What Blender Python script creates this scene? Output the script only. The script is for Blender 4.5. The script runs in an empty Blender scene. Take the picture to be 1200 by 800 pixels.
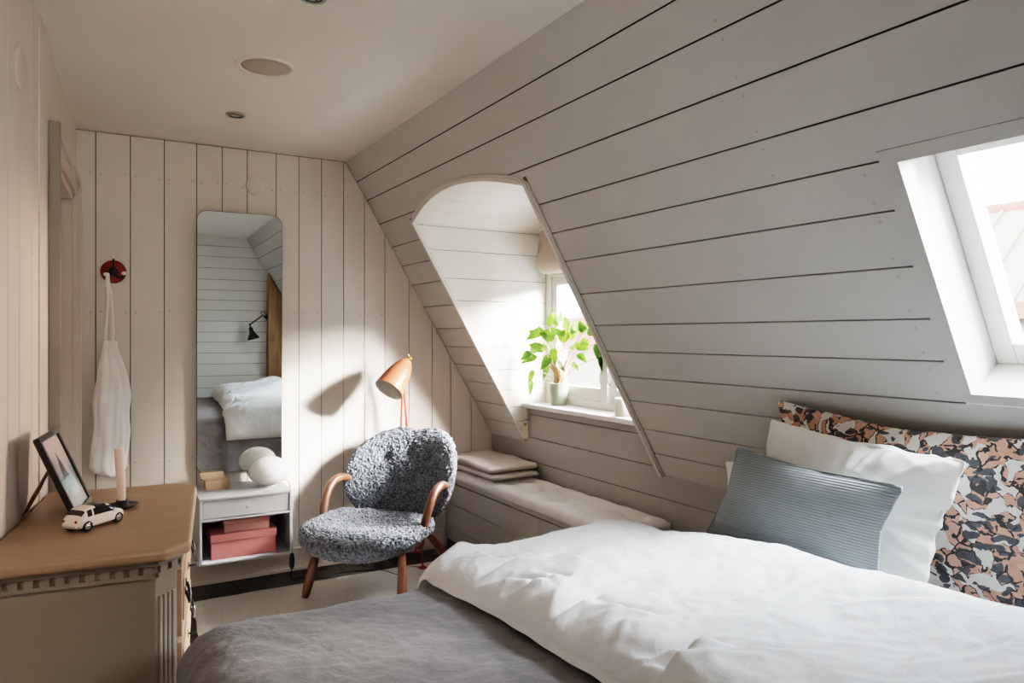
import bpy, bmesh, math, random
import numpy as np
from mathutils import Vector, Matrix, noise, kdtree
random.seed(7); np.random.seed(7)
SC = bpy.context.scene
COL = SC.collection
PI = math.pi
def R(d): return math.radians(d)

# ------------------------------------------------------------------ materials
MATS = {}
def nodes(name):
    m = bpy.data.materials.new(name); m.use_nodes = True
    nt = m.node_tree
    return m, nt, nt.nodes['Principled BSDF']
def N(nt, t, **kw):
    n = nt.nodes.new(t)
    for k, v in kw.items():
        if k in n.inputs: n.inputs[k].default_value = v
        else: setattr(n, k, v)
    return n
def coord(nt, scale=(1,1,1), rot=(0,0,0), kind='Object'):
    tc = nt.nodes.new('ShaderNodeTexCoord'); mp = nt.nodes.new('ShaderNodeMapping')
    mp.inputs['Scale'].default_value = scale; mp.inputs['Rotation'].default_value = rot
    nt.links.new(tc.outputs[kind], mp.inputs['Vector'])
    return mp.outputs['Vector']
def rgba(c): return (c[0], c[1], c[2], 1)
def ramp(nt, fac, stops, interp='LINEAR'):
    r = nt.nodes.new('ShaderNodeValToRGB'); r.color_ramp.interpolation = interp
    e = r.color_ramp.elements
    while len(e) < len(stops): e.new(0.5)
    for i, (p, c) in enumerate(stops):
        e[i].position = p; e[i].color = rgba(c)
    nt.links.new(fac, r.inputs['Fac']); return r.outputs['Color']
def mixc(nt, fac, a, b, mode='MIX'):
    m = nt.nodes.new('ShaderNodeMix'); m.data_type = 'RGBA'; m.blend_type = mode
    for sock, v in ((m.inputs[0], fac), (m.inputs[6], a), (m.inputs[7], b)):
        if hasattr(v, 'is_linked') or hasattr(v, 'links'): nt.links.new(v, sock)
        elif isinstance(v, (int, float)): sock.default_value = v
        else: sock.default_value = rgba(v)
    return m.outputs[2]
def math_n(nt, op, a, b=0.0, clamp=False):
    m = nt.nodes.new('ShaderNodeMath'); m.operation = op; m.use_clamp = clamp
    for i, v in enumerate((a, b)):
        if isinstance(v, (int, float)): m.inputs[i].default_value = v
        else: nt.links.new(v, m.inputs[i])
    return m.outputs[0]
def bump(nt, bsdf, h, strength=.3, dist=.01):
    b = nt.nodes.new('ShaderNodeBump'); b.inputs['Strength'].default_value = strength
    b.inputs['Distance'].default_value = dist
    nt.links.new(h, b.inputs['Height']); nt.links.new(b.outputs['Normal'], bsdf.inputs['Normal'])
def paint(name, c, rough=.55, var=.06, scale=3, bs=.05, metal=0, stretch=(1,1,1), spec=.4):
    """painted / plain surface: base colour with a faint mottled noise and micro bump"""
    m, nt, b = nodes(name)
    v = coord(nt, stretch)
    n = N(nt, 'ShaderNodeTexNoise', Scale=scale, Detail=5.0); nt.links.new(v, n.inputs['Vector'])
    lo = tuple(x*(1-var) for x in c); hi = tuple(min(1, x*(1+var)) for x in c)
    nt.links.new(ramp(nt, n.outputs['Fac'], [(.3, lo), (.7, hi)]), b.inputs['Base Color'])
    b.inputs['Roughness'].default_value = rough; b.inputs['Metallic'].default_value = metal
    b.inputs['Specular IOR Level'].default_value = spec
    if bs:
        n2 = N(nt, 'ShaderNodeTexNoise', Scale=scale*40, Detail=2.0); nt.links.new(v, n2.inputs['Vector'])
        bump(nt, b, n2.outputs['Fac'], bs, .004)
    MATS[name] = m; return m
def wood(name, c1, c2, scale=2.0, stretch=(1,12,12), rough=.45, bs=.08):
    m, nt, b = nodes(name)
    v = coord(nt, stretch)
    n = N(nt, 'ShaderNodeTexNoise', Scale=scale, Detail=8.0, Distortion=.6); nt.links.new(v, n.inputs['Vector'])
    nt.links.new(ramp(nt, n.outputs['Fac'], [(.3, c1), (.7, c2)]), b.inputs['Base Color'])
    b.inputs['Roughness'].default_value = rough
    bump(nt, b, n.outputs['Fac'], bs, .01)
    MATS[name] = m; return m
def fabric(name, c, var=.08, weave=350, bs=.25, rough=.9, sheen=.2, fold=0, foldscale=5):
    m, nt, b = nodes(name)
    v = coord(nt)
    n = N(nt, 'ShaderNodeTexNoise', Scale=9, Detail=6.0); nt.links.new(v, n.inputs['Vector'])
    w = N(nt, 'ShaderNodeTexNoise', Scale=weave, Detail=2.0); nt.links.new(v, w.inputs['Vector'])
    col = ramp(nt, n.outputs['Fac'], [(.3, tuple(x*(1-var) for x in c)), (.7, tuple(min(1, x*(1+var)) for x in c))])
    col = mixc(nt, math_n(nt, 'MULTIPLY', w.outputs['Fac'], .22), col, tuple(x*.72 for x in c))
    nt.links.new(col, b.inputs['Base Color'])
    b.inputs['Roughness'].default_value = rough; b.inputs['Sheen Weight'].default_value = sheen
    b.inputs['Specular IOR Level'].default_value = .15
    h = w.outputs['Fac']
    if fold:
        f = N(nt, 'ShaderNodeTexNoise', Scale=foldscale, Detail=4.0, Distortion=1.2); nt.links.new(v, f.inputs['Vector'])
        h = math_n(nt, 'ADD', math_n(nt, 'MULTIPLY', h, .12), math_n(nt, 'MULTIPLY', f.outputs['Fac'], fold))
    bump(nt, b, h, bs, .01)
    MATS[name] = m; return m
def emitless_glass(name, tint=(1,1,1), gloss=.08):
    """thin clear pane: transparent with a Fresnel-weighted reflection"""
    m = bpy.data.materials.new(name); m.use_nodes = True; nt = m.node_tree; nt.nodes.clear()
    o = N(nt, 'ShaderNodeOutputMaterial'); t = N(nt, 'ShaderNodeBsdfTransparent'); g = N(nt, 'ShaderNodeBsdfGlossy')
    t.inputs['Color'].default_value = rgba(tint); g.inputs['Roughness'].default_value = .02
    lw = N(nt, 'ShaderNodeLayerWeight', Blend=.15); mx = N(nt, 'ShaderNodeMixShader')
    f = math_n(nt, 'MULTIPLY', lw.outputs['Fresnel'], gloss*8, True)
    nt.links.new(f, mx.inputs[0]); nt.links.new(t.outputs[0], mx.inputs[1]); nt.links.new(g.outputs[0], mx.inputs[2])
    nt.links.new(mx.outputs[0], o.inputs['Surface']); MATS[name] = m; return m

WALL = (.62, .575, .52)
M_wall = paint('wall_paint', WALL, .5, .035, 2.5, .04)
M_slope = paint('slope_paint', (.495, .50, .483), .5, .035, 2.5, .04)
M_left = paint('left_wall_paint', (.60, .525, .465), .5, .035, 2.5, .04)
M_ceil = paint('ceiling_paint', (.80, .76, .70), .7, .03, 1.5, .03)
M_dorm = paint('dormer_paint', (.74, .70, .64), .5, .03, 2.5, .03)
M_groove = paint('groove_dark', (.06, .045, .035), .9, .05, 3, 0)  # dark backing seen in the gaps between boards
M_nail = paint('nail_dent', (.42, .385, .34), .6, .05, 3, 0)
M_trim = paint('trim_paint', (.62, .595, .56), .42, .03, 3, .02)
M_white = paint('white_gloss_paint', (.80, .79, .76), .35, .02, 3, .01)
M_dark = paint('black_plastic', (.012, .012, .013), .4, .1, 5, .02)
M_blackmetal = paint('black_metal', (.02, .02, .021), .35, .1, 8, .02)
M_steel = paint('brushed_steel', (.42, .41, .39), .3, .06, 20, .02, metal=1)
M_chrome = paint('chrome', (.62, .62, .62), .12, .03, 10, 0, metal=1)
M_brass = paint('aged_brass', (.5, .34, .14), .35, .1, 12, .02, metal=1)
M_floor = wood('dark_floorboard', (.008, .006, .005), (.017, .013, .011), 1.2, (14, 1, 14), .35, .12)
M_walnut = wood('oiled_walnut', (.07, .026, .015), (.135, .055, .031), 3.0, (14, 14, 2.0), .35, .05)
M_oldpine = wood('aged_pine', (.20, .11, .045), (.36, .215, .095), 2.2, (9, 9, 1), .6, .2)
M_chesttop = wood('chest_top_paint', (.25, .165, .10), (.29, .195, .125), 1.6, (1.5, 9, 9), .38, .05)
M_chest = paint('chest_body_paint', (.20, .172, .135), .5, .07, 4, .05, stretch=(1,1,.25))
M_chestpink = paint('chest_drawer_paint', (.36, .24, .17), .5, .06, 4, .05)
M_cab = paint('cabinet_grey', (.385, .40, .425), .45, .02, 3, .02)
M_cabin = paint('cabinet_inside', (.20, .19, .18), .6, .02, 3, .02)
M_pink = paint('pink_card', (.40, .145, .142), .7, .04, 5, .05)
M_pinkline = paint('pink_card_edge', (.25, .07, .065), .8, .05, 5, 0)
M_dusty = paint('dusty_pink_card', (.34, .18, .16), .7, .04, 5, .05)
M_kraft = paint('kraft_card', (.38, .265, .18), .8, .06, 50, .06)
M_kraftd = paint('kraft_card_dark', (.27, .19, .13), .85, .06, 50, .06)
M_red = paint('red_lacquer', (.20, .02, .012), .35, .08, 8, .02)
M_porc = paint('porcelain', (.82, .72, .66), .15, .02, 5, 0, spec=.6)
M_cotton = fabric('white_cotton', (.90, .87, .84), .05, 500, .35, fold=1, foldscale=14)
M_duvet = fabric('white_linen', (.80, .82, .845), .03, 420, .45, fold=1.3, foldscale=11)
M_cover = fabric('grey_linen', (.175, .169, .180), .10, 300, .6, fold=.7, foldscale=30)
M_sheet = fabric('white_sheet', (.78, .77, .76), .03, 420, .2)
M_bedbase = fabric('grey_upholstery', (.27, .30, .34), .1, 250, .4)
M_cush = fabric('beige_cushion', (.80, .775, .775), .06, 260, .4)
M_blank = fabric('beige_wool', (.62, .565, .52), .07, 220, .6)
M_blind = fabric('sand_linen', (.52, .43, .36), .06, 300, .3)
M_pillow = fabric('ivory_percale', (.90, .90, .87), .03, 500, .35, fold=1.0, foldscale=6)
M_pot = paint('sage_ceramic', (.20, .235, .17), .4, .03, 6, .02)
M_soil = paint('soil', (.05, .035, .025), .95, .3, 60, .5)
M_stem = paint('plant_stem', (.50, .30, .18), .6, .2, 30, .05)
M_candle = paint('cream_wax', (.78, .60, .50), .45, .03, 6, .01)
M_jar = paint('frosted_jar', (.74, .70, .62), .3, .03, 6, .01)
M_carpaint = paint('cream_car_paint', (.74, .66, .58), .2, .02, 5, 0, spec=.6)
M_carglass = paint('car_glass', (.015, .012, .012), .1, .1, 5, 0, spec=.6)
M_carred = paint('tail_light', (.30, .015, .01), .2, .05, 5, 0)
M_rubber = paint('tyre', (.015, .014, .013), .8, .1, 20, .05)
M_copper = paint('copper_lacquer', (.31, .085, .045), .28, .03, 5, .005, metal=.15, spec=.6)
M_copperleg = paint('copper_red_tube', (.42, .10, .065), .35, .05, 5, .01)
M_inner = paint('lamp_inside_white', (.72, .70, .66), .5, .02, 5, 0)
M_grille = paint('speaker_cloth', (.47, .42, .365), .8, .08, 180, .15)
M_bldwall = paint('render_facade', (.26, .21, .17), .9, .04, 2, .05)
M_bldroof = paint('red_roof', (.22, .085, .065), .8, .08, 3, .1)
M_bldmetal = paint('cream_sheet_roof', (.235, .205, .165), .6, .05, 3, .03)
M_bldwin = paint('far_window', (.06, .07, .08), .2, .05, 3, 0)
M_glass = emitless_glass('window_glass')

def special_mats():
    # mirror
    m, nt, b = nodes('mirror_silver'); b.inputs['Metallic'].default_value = 1; b.inputs['Roughness'].default_value = .012
    n = N(nt, 'ShaderNodeTexNoise', Scale=2); nt.links.new(ramp(nt, n.outputs['Fac'], [(0, (.80, .84, .83)), (1, (.83, .87, .86))]), b.inputs['Base Color'])
    MATS['mirror'] = m
    # opal glass
    m, nt, b = nodes('opal_glass'); b.inputs['Roughness'].default_value = .22
    n = N(nt, 'ShaderNodeTexNoise', Scale=3); nt.links.new(ramp(nt, n.outputs['Fac'], [(0, (.86, .85, .83)), (1, (.9, .89, .87))]), b.inputs['Base Color'])
    b.inputs['Subsurface Weight'].default_value = .35; b.inputs['Subsurface Radius'].default_value = (.05, .05, .05)
    b.inputs['Coat Weight'].default_value = .4
    MATS['opal'] = m
    # sheepskin: per-vertex 'tuft' attribute darkens the partings between curls
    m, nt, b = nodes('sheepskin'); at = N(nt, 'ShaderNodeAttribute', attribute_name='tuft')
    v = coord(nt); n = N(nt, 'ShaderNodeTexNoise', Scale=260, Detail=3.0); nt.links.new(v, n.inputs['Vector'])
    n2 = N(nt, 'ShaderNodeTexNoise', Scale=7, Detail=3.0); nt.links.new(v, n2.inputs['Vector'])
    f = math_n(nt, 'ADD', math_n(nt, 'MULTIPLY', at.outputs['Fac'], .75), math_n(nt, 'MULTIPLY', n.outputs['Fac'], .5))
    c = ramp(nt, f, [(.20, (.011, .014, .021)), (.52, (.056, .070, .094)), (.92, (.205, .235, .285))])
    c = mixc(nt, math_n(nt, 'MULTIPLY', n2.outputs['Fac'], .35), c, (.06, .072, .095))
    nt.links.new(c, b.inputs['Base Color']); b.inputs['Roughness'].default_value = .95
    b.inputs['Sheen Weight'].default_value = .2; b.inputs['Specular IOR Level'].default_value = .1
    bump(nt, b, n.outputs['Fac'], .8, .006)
    MATS['wool'] = m
    # ribbed cushion
    m, nt, b = nodes('ribbed_blue_cotton'); v = coord(nt)
    w = N(nt, 'ShaderNodeTexWave', Scale=44.0, Distortion=.12); w.bands_direction = 'Y'; w.inputs['Detail Scale'].default_value = 1.5
    nt.links.new(v, w.inputs['Vector'])
    n = N(nt, 'ShaderNodeTexNoise', Scale=300, Detail=2.0); nt.links.new(v, n.inputs['Vector'])
    c = ramp(nt, w.outputs['Fac'], [(.0, (.135, .152, .162)), (.6, (.19, .212, .223)), (1, (.235, .262, .273))])
    c = mixc(nt, math_n(nt, 'MULTIPLY', n.outputs['Fac'], .3), c, (.16, .18, .19))
    nt.links.new(c, b.inputs['Base Color']); b.inputs['Roughness'].default_value = .95; b.inputs['Sheen Weight'].default_value = .3
    bump(nt, b, w.outputs['Fac'], .3, .006); MATS['ribbed'] = m
    # floral print
    m, nt, b = nodes('floral_sateen'); v0 = coord(nt)
    nz = N(nt, 'ShaderNodeTexNoise', Scale=20, Detail=3.0); nt.links.new(v0, nz.inputs['Vector'])
    va = nt.nodes.new('ShaderNodeVectorMath'); va.operation = 'MULTIPLY_ADD'
    nt.links.new(nz.outputs['Color'], va.inputs[0]); va.inputs[1].default_value = (.05, .05, .05); nt.links.new(v0, va.inputs[2])
    v = va.outputs[0]
    flat = nt.nodes.new('ShaderNodeMapping'); flat.inputs['Scale'].default_value = (1, 1, 0); nt.links.new(v, flat.inputs['Vector']); v = flat.outputs['Vector']
    fl = N(nt, 'ShaderNodeTexVoronoi', Scale=36.0, Randomness=.95); nt.links.new(v, fl.inputs['Vector'])
    ed = N(nt, 'ShaderNodeTexVoronoi', Scale=36.0, Randomness=.95); ed.feature = 'DISTANCE_TO_EDGE'; nt.links.new(v, ed.inputs['Vector'])
    sep = nt.nodes.new('ShaderNodeSeparateColor'); nt.links.new(fl.outputs['Color'], sep.inputs[0])
    big = N(nt, 'ShaderNodeTexNoise', Scale=5.0, Detail=2.0); nt.links.new(v0, big.inputs['Vector'])
    isfl = math_n(nt, 'GREATER_THAN', math_n(nt, 'ADD', sep.outputs[0], math_n(nt, 'MULTIPLY', big.outputs['Fac'], .9)), .93)
    petal = mixc(nt, sep.outputs[1], (.47, .21, .135), (.60, .35, .26))
    wash = N(nt, 'ShaderNodeTexNoise', Scale=45, Detail=3.0); nt.links.new(v0, wash.inputs['Vector'])
    petal = mixc(nt, math_n(nt, 'MULTIPLY', wash.outputs['Fac'], .45), petal, (.72, .55, .46))
    base = mixc(nt, isfl, (.74, .735, .71), petal)
    mp = nt.nodes.new('ShaderNodeMapping'); mp.inputs['Rotation'].default_value = (0, 0, .5); mp.inputs['Scale'].default_value = (26, 50, 0)
    nt.links.new(va.outputs[0], mp.inputs['Vector'])
    lf = N(nt, 'ShaderNodeTexVoronoi', Scale=1.0, Randomness=1.0); nt.links.new(mp.outputs[0], lf.inputs['Vector'])
    s2 = nt.nodes.new('ShaderNodeSeparateColor'); nt.links.new(lf.outputs['Color'], s2.inputs[0])
    leaf = math_n(nt, 'MULTIPLY', math_n(nt, 'LESS_THAN', lf.outputs['Distance'], .47), math_n(nt, 'GREATER_THAN', s2.outputs[0], .33))
    dark = mixc(nt, wash.outputs['Fac'], (.02, .022, .028), (.12, .13, .15))
    base = mixc(nt, leaf, base, dark)
    ln = math_n(nt, 'MULTIPLY', math_n(nt, 'LESS_THAN', ed.outputs['Distance'], .09), math_n(nt, 'GREATER_THAN', wash.outputs['Fac'], .47))
    ln = math_n(nt, 'MULTIPLY', ln, isfl)
    base = mixc(nt, ln, base, (.028, .025, .027))
    nt.links.new(base, b.inputs['Base Color']); b.inputs['Roughness'].default_value = .6; b.inputs['Sheen Weight'].default_value = .2
    f = N(nt, 'ShaderNodeTexNoise', Scale=6, Detail=3.0, Distortion=1.0); nt.links.new(v0, f.inputs['Vector']); bump(nt, b, f.outputs['Fac'], .25, .03)
    MATS['floral'] = m
    # rug: woven loops
    m, nt, b = nodes('woven_wool_rug'); v = coord(nt, (1, 1, 1))
    w = N(nt, 'ShaderNodeTexVoronoi', Scale=120.0); nt.links.new(v, w.inputs['Vector'])
    n = N(nt, 'ShaderNodeTexNoise', Scale=18, Detail=5.0); nt.links.new(v, n.inputs['Vector'])
    c = ramp(nt, w.outputs['Distance'], [(0, (.74, .72, .69)), (.85, (.54, .52, .495))])
    c = mixc(nt, math_n(nt, 'MULTIPLY', n.outputs['Fac'], .4), c, (.52, .495, .465))
    nt.links.new(c, b.inputs['Base Color']); b.inputs['Roughness'].default_value = 1
    bump(nt, b, w.outputs['Distance'], -.35, .006); MATS['rug'] = m
    # leaf
    m, nt, b = nodes('pothos_leaf'); v = coord(nt)
    n = N(nt, 'ShaderNodeTexNoise', Scale=22, Detail=2.0); nt.links.new(v, n.inputs['Vector'])
    c = ramp(nt, n.outputs['Fac'], [(.35, (.014, .052, .007)), (.55, (.038, .105, .012)), (.78, (.15, .25, .04))])
    nt.links.new(c, b.inputs['Base Color']); b.inputs['Roughness'].default_value = .4
    tr = N(nt, 'ShaderNodeBsdfTranslucent'); mx = N(nt, 'ShaderNodeMixShader'); mx.inputs[0].default_value = .22
    tc = mixc(nt, .25, c, (.20, .38, .03)); nt.links.new(tc, tr.inputs['Color'])
    out = nt.nodes['Material Output']
    nt.links.new(b.outputs[0], mx.inputs[1]); nt.links.new(tr.outputs[0], mx.inputs[2]); nt.links.new(mx.outputs[0], out.inputs['Surface'])
    MATS['leaf'] = m
    # photograph in the frame: pale haze sky, a grey ridge with a spire, green water
    m, nt, b = nodes('framed_print'); tc = nt.nodes.new('ShaderNodeTexCoord'); sp = nt.nodes.new('ShaderNodeSeparateXYZ')
    nt.links.new(tc.outputs['Object'], sp.inputs[0])
    n = N(nt, 'ShaderNodeTexNoise', Scale=28, Detail=4.0); nt.links.new(tc.outputs['Object'], n.inputs['Vector'])
    zz = math_n(nt, 'ADD', math_n(nt, 'MULTIPLY', sp.outputs[2], 3.6), math_n(nt, 'MULTIPLY', n.outputs['Fac'], .22))
    c = ramp(nt, zz, [(.05, (.62, .60, .56)), (.30, (.66, .66, .63)), (.42, (.25, .33, .30)), (.52, (.30, .38, .35)), (.56, (.50, .48, .47)), (.64, (.62, .50, .47)), (1, (.70, .58, .55))])
    ax = math_n(nt, 'ABSOLUTE', math_n(nt, 'ADD', sp.outputs[1], 0.005))
    tri = math_n(nt, 'ADD', math_n(nt, 'MULTIPLY', ax, 26.0), math_n(nt, 'MULTIPLY', math_n(nt, 'SUBTRACT', zz, .50), 3.4))
    peak = math_n(nt, 'MULTIPLY', math_n(nt, 'LESS_THAN', tri, 1.0), math_n(nt, 'GREATER_THAN', zz, .50))
    c = mixc(nt, peak, c, (.07, .075, .085))
    nt.links.new(c, b.inputs['Base Color']); b.inputs['Roughness'].default_value = .1
    MATS['print'] = m
special_mats()

# ------------------------------------------------------------------ mesh helpers
class MB:
    def __init__(s): s.v = []; s.f = []; s.m = []
    def add(s, vs, fs, mi=0):
        o = len(s.v); s.v += [tuple(map(float, p)) for p in vs]
        for f in fs: s.f.append(tuple(i+o for i in f)); s.m.append(mi)
        return s
    def box(s, a, b, mi=0):
        x0,y0,z0 = a; x1,y1,z1 = b
        return s.add([(x0,y0,z0),(x1,y0,z0),(x1,y1,z0),(x0,y1,z0),(x0,y0,z1),(x1,y0,z1),(x1,y1,z1),(x0,y1,z1)],
              [(0,3,2,1),(4,5,6,7),(0,1,5,4),(1,2,6,5),(2,3,7,6),(3,0,4,7)], mi)
    def hexa(s, pts, mi=0):
        return s.add(pts, [(0,3,2,1),(4,5,6,7),(0,1,5,4),(1,2,6,5),(2,3,7,6),(3,0,4,7)], mi)
    def slab(s, poly, fr, d0, d1, mi=0):
        """2D polygon in a frame (origin,U,V,Nrm) given depth d0..d1 along -Nrm"""
        o,U,V,n = fr; k = len(poly)
        A = [o+U*u+V*v-n*d0 for u,v in poly]; B = [o+U*u+V*v-n*d1 for u,v in poly]
        fs = [tuple(range(k)), tuple(range(2*k-1, k-1, -1))] + [(i, k+i, k+(i+1)%k, (i+1)%k) for i in range(k)]
        return s.add(A+B, fs, mi)
    def disc(s, c, n, r, h, seg=6, mi=0):
        n = Vector(n).normalized(); a = n.orthogonal().normalized(); b = n.cross(a); c = Vector(c)
        P = [c+(a*math.cos(2*PI*i/seg)+b*math.sin(2*PI*i/seg))*r for i in range(seg)]
        return s.add(P+[p+n*h for p in P], [tuple(range(seg-1,-1,-1)), tuple(range(seg, 2*seg))]+[(i,(i+1)%seg,seg+(i+1)%seg,seg+i) for i in range(seg)], mi)
    def tube(s, pts, rad, seg=12, mi=0, cap=True, sx=1.0):
        pts = [Vector(p) for p in pts]; n = len(pts)
        rad = [rad]*n if isinstance(rad, (int, float)) else rad
        vs = []; prev = None
        for i, p in enumerate(pts):
            t = (pts[min(i+1,n-1)]-pts[max(i-1,0)]).normalized()
            if prev is None: a = t.orthogonal().normalized()
            else: a = (prev - t*prev.dot(t)).normalized()
            prev = a; b = t.cross(a)
            vs += [p+(a*math.cos(2*PI*j/seg)*sx+b*math.sin(2*PI*j/seg))*rad[i] for j in range(seg)]
        fs = [(i*seg+j, i*seg+(j+1)%seg, (i+1)*seg+(j+1)%seg, (i+1)*seg+j) for i in range(n-1) for j in range(seg)]
        if cap: fs += [tuple(range(seg-1,-1,-1)), tuple((n-1)*seg+j for j in range(seg))]
        return s.add(vs, fs, mi)
    def lathe(s, prof, seg=32, mi=0, M=None, closed=False):
        M = M or Matrix(); n = len(prof); vs = []
        for r, z in prof:
            vs += [M @ Vector((r*math.cos(2*PI*j/seg), r*math.sin(2*PI*j/seg), z)) for j in range(seg)]
        fs = [(i*seg+j, i*seg+(j+1)%seg, (i+1)*seg+(j+1)%seg, (i+1)*seg+j) for i in range(n-1) for j in range(seg)]
        if closed: fs += [((n-1)*seg+j, (n-1)*seg+(j+1)%seg, (j+1)%seg, j) for j in range(seg)]
        else: fs += [tuple(range(seg-1,-1,-1)), tuple((n-1)*seg+j for j in range(seg))]
        return s.add(vs, fs, mi)
    def rings(s, rings, mi=0, cap=True):
        seg = len(rings[0]); n = len(rings)
        fs = [(i*seg+j, i*seg+(j+1)%seg, (i+1)*seg+(j+1)%seg, (i+1)*seg+j) for i in range(n-1) for j in range(seg)]
        if cap: fs += [tuple(range(seg-1,-1,-1)), tuple((n-1)*seg+j for j in range(seg))]
        return s.add([p for r in rings for p in r], fs, mi)
    def build(s, name, mats, parent=None, smooth=False, bevel=0, bseg=2, sub=0, fixn=True):
        me = bpy.data.meshes.new(name); me.from_pydata(s.v, [], s.f)
        mats = mats if isinstance(mats, (list, tuple)) else [mats]
        for m in mats: me.materials.append(m)
        me.polygons.foreach_set('material_index', s.m)
        if fixn:
            bm = bmesh.new(); bm.from_mesh(me); bmesh.ops.recalc_face_normals(bm, faces=bm.faces); bm.to_mesh(me); bm.free()
        if smooth: me.polygons.foreach_set('use_smooth', [True]*len(me.polygons))
        me.update()
        o = bpy.data.objects.new(name, me); COL.objects.link(o)
        if parent: o.parent = parent
        if bevel:
            b = o.modifiers.new('bevel', 'BEVEL'); b.width = bevel; b.segments = bseg; b.limit_method = 'ANGLE'; b.angle_limit = R(35)
            b.harden_normals = False
        if sub:
            q = o.modifiers.new('sub', 'SUBSURF'); q.levels = sub; q.render_levels = sub
        return o
def bez(pts, n=8):
    """Catmull-Rom through pts"""
    P = [Vector(p) for p in pts]; out = []
    for i in range(len(P)-1):
        a = P[max(i-1,0)]; b = P[i]; c = P[i+1]; d = P[min(i+2,len(P)-1)]
        for k in range(n):
            t = k/n
            out.append(.5*((2*b)+(c-a)*t+(2*a-5*b+4*c-d)*t*t+(3*b-a-3*c+d)*t**3))
    out.append(P[-1]); return out
def thing(name, label, cat, loc=(0,0,0), rotz=0, group=None, kind=None):
    o = bpy.data.objects.new(name, None); o.empty_display_size = .1; COL.objects.link(o)
    o.location = loc; o.rotation_euler = (0,0,rotz)
    return tag(o, label, cat, group, kind)
def tag(o, label=None, cat=None, group=None, kind=None):
    if label: o['label'] = label
    if cat: o['category'] = cat
    if group: o['group'] = group
    if kind: o['kind'] = kind
    return o
def struct(o, label=None, cat=None): return tag(o, label, cat, None, 'structure')

def pad(name, mat, parent, outline, top, bot, pmap, rings=40, seg=96, disp=None, attr=None):
    """closed cushion-like body: disc grid (rho,theta) -> (x,y); thickness top(rho)/bot(rho); pmap(x,y,w)"""
    V = []; rho = [math.sin(PI/2*i/rings) for i in range(rings+1)]
    for side in (1, -1):
        for i in range(1 if True else 0, rings+1 if side == 1 else rings):
            r = rho[i]
            for j in range(seg):
                th = 2*PI*j/seg; x, y = outline(th); x *= r; y *= r
                w = top(r, th) if side == 1 else -bot(r, th)
                V.append(pmap(x, y, w))
    c1 = len(V); V.append(pmap(0, 0, top(0, 0))); c2 = len(V); V.append(pmap(0, 0, -bot(0, 0)))
    F = []
    def idT(i, j): return (i-1)*seg + j % seg
    def idB(i, j): return idT(rings, j) if i == rings else rings*seg + (i-1)*seg + j % seg
    for i in range(1, rings):
        for j in range(seg):
            F.append((idT(i,j), idT(i+1,j), idT(i+1,j+1), idT(i,j+1)))
            F.append((idB(i,j+1), idB(i+1,j+1), idB(i+1,j), idB(i,j)))
    for j in range(seg):
        F.append((c1, idT(1,j), idT(1,j+1))); F.append((c2, idB(1,j+1), idB(1,j)))
    mb = MB(); mb.add(V, F)
    o = mb.build(name, mat, parent, smooth=True)
    if disp: disp(o)
    return o
def displace(o, fn):
    me = o.data; n = len(me.vertices)
    co = np.empty(n*3); me.vertices.foreach_get('co', co); co = co.reshape(-1,3)
    no = np.empty(n*3); me.vertex_normals.foreach_get('vector', no); no = no.reshape(-1,3)
    d = np.array([fn(Vector(co[i]), Vector(no[i])) for i in range(n)])
    co = co + no*d[:,None]
    me.vertices.foreach_set('co', co.ravel()); me.update()
def nz(p, s): return noise.noise(Vector((p[0]*s, p[1]*s, p[2]*s)))
def ridge(p, s):
    return 1-abs(nz(p, s))*2
def superell(a, b, n=4.0, pinch=0.0):
    def f(th):
        c, s_ = math.cos(th), math.sin(th)
        r = (abs(c)**n + abs(s_)**n)**(-1/n)
        if n > 15: r *= 1+.035*math.exp(-(((th % (PI/2))-PI/4)/.10)**2)
        k = 1 - pinch*math.cos(2*th)**2  # pull edge middles in a little
        return a*r*c*k, b*r*s_*k
    return f

# ------------------------------------------------------------------ room geometry constants
H_CEIL = 2.30
X_RIDGE = 1.267            # ceiling / slope joint
M_S = 1.71                 # slope gradient
X_KNEE = 2.22
def slope_x(z): return X_RIDGE + (2.305-z)/M_S
def slope_z(x): return 2.305 - M_S*(x-X_RIDGE)
def back_y(x): return 4.03 - .022*x
Y_FRONT = -.42
DY0, DY1, DYC = 2.42, 3.545, 2.98    # dormer opening
Z_SPR, Z_APX = 1.905, 1.995
def arch(y, grow=0.0):
    hw = (DY1-DY0)/2+grow; k = (y-(DY0+DY1)/2)/hw
    return Z_SPR + (Z_APX+grow-Z_SPR)*(1-k*k)
X_WIN = 2.345
SK_Y0, SK_Y1, SK_Z0, SK_Z1 = .34, .963, 1.149, 1.703

# ---- floor
def make_floor():
    mb = MB(); x = -.75; k = 0
    while x < 2.4:
        w = .14; mb.box((x+.0012, -.6, -.03), (min(x+w, 2.5)-.0012, 4.15, 0)); x += w
    mb.box((-.8, -.62, -.05), (2.5, 4.2, -.012), 1)
    struct(mb.build('floor', [M_floor, M_groove], bevel=.0015, bseg=1))
make_floor()
# ---- ceiling
mb = MB(); mb.box((-.85, -.6, H_CEIL), (X_RIDGE+.065, 4.12, H_CEIL+.06)); struct(mb.build('ceiling', M_ceil))

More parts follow.
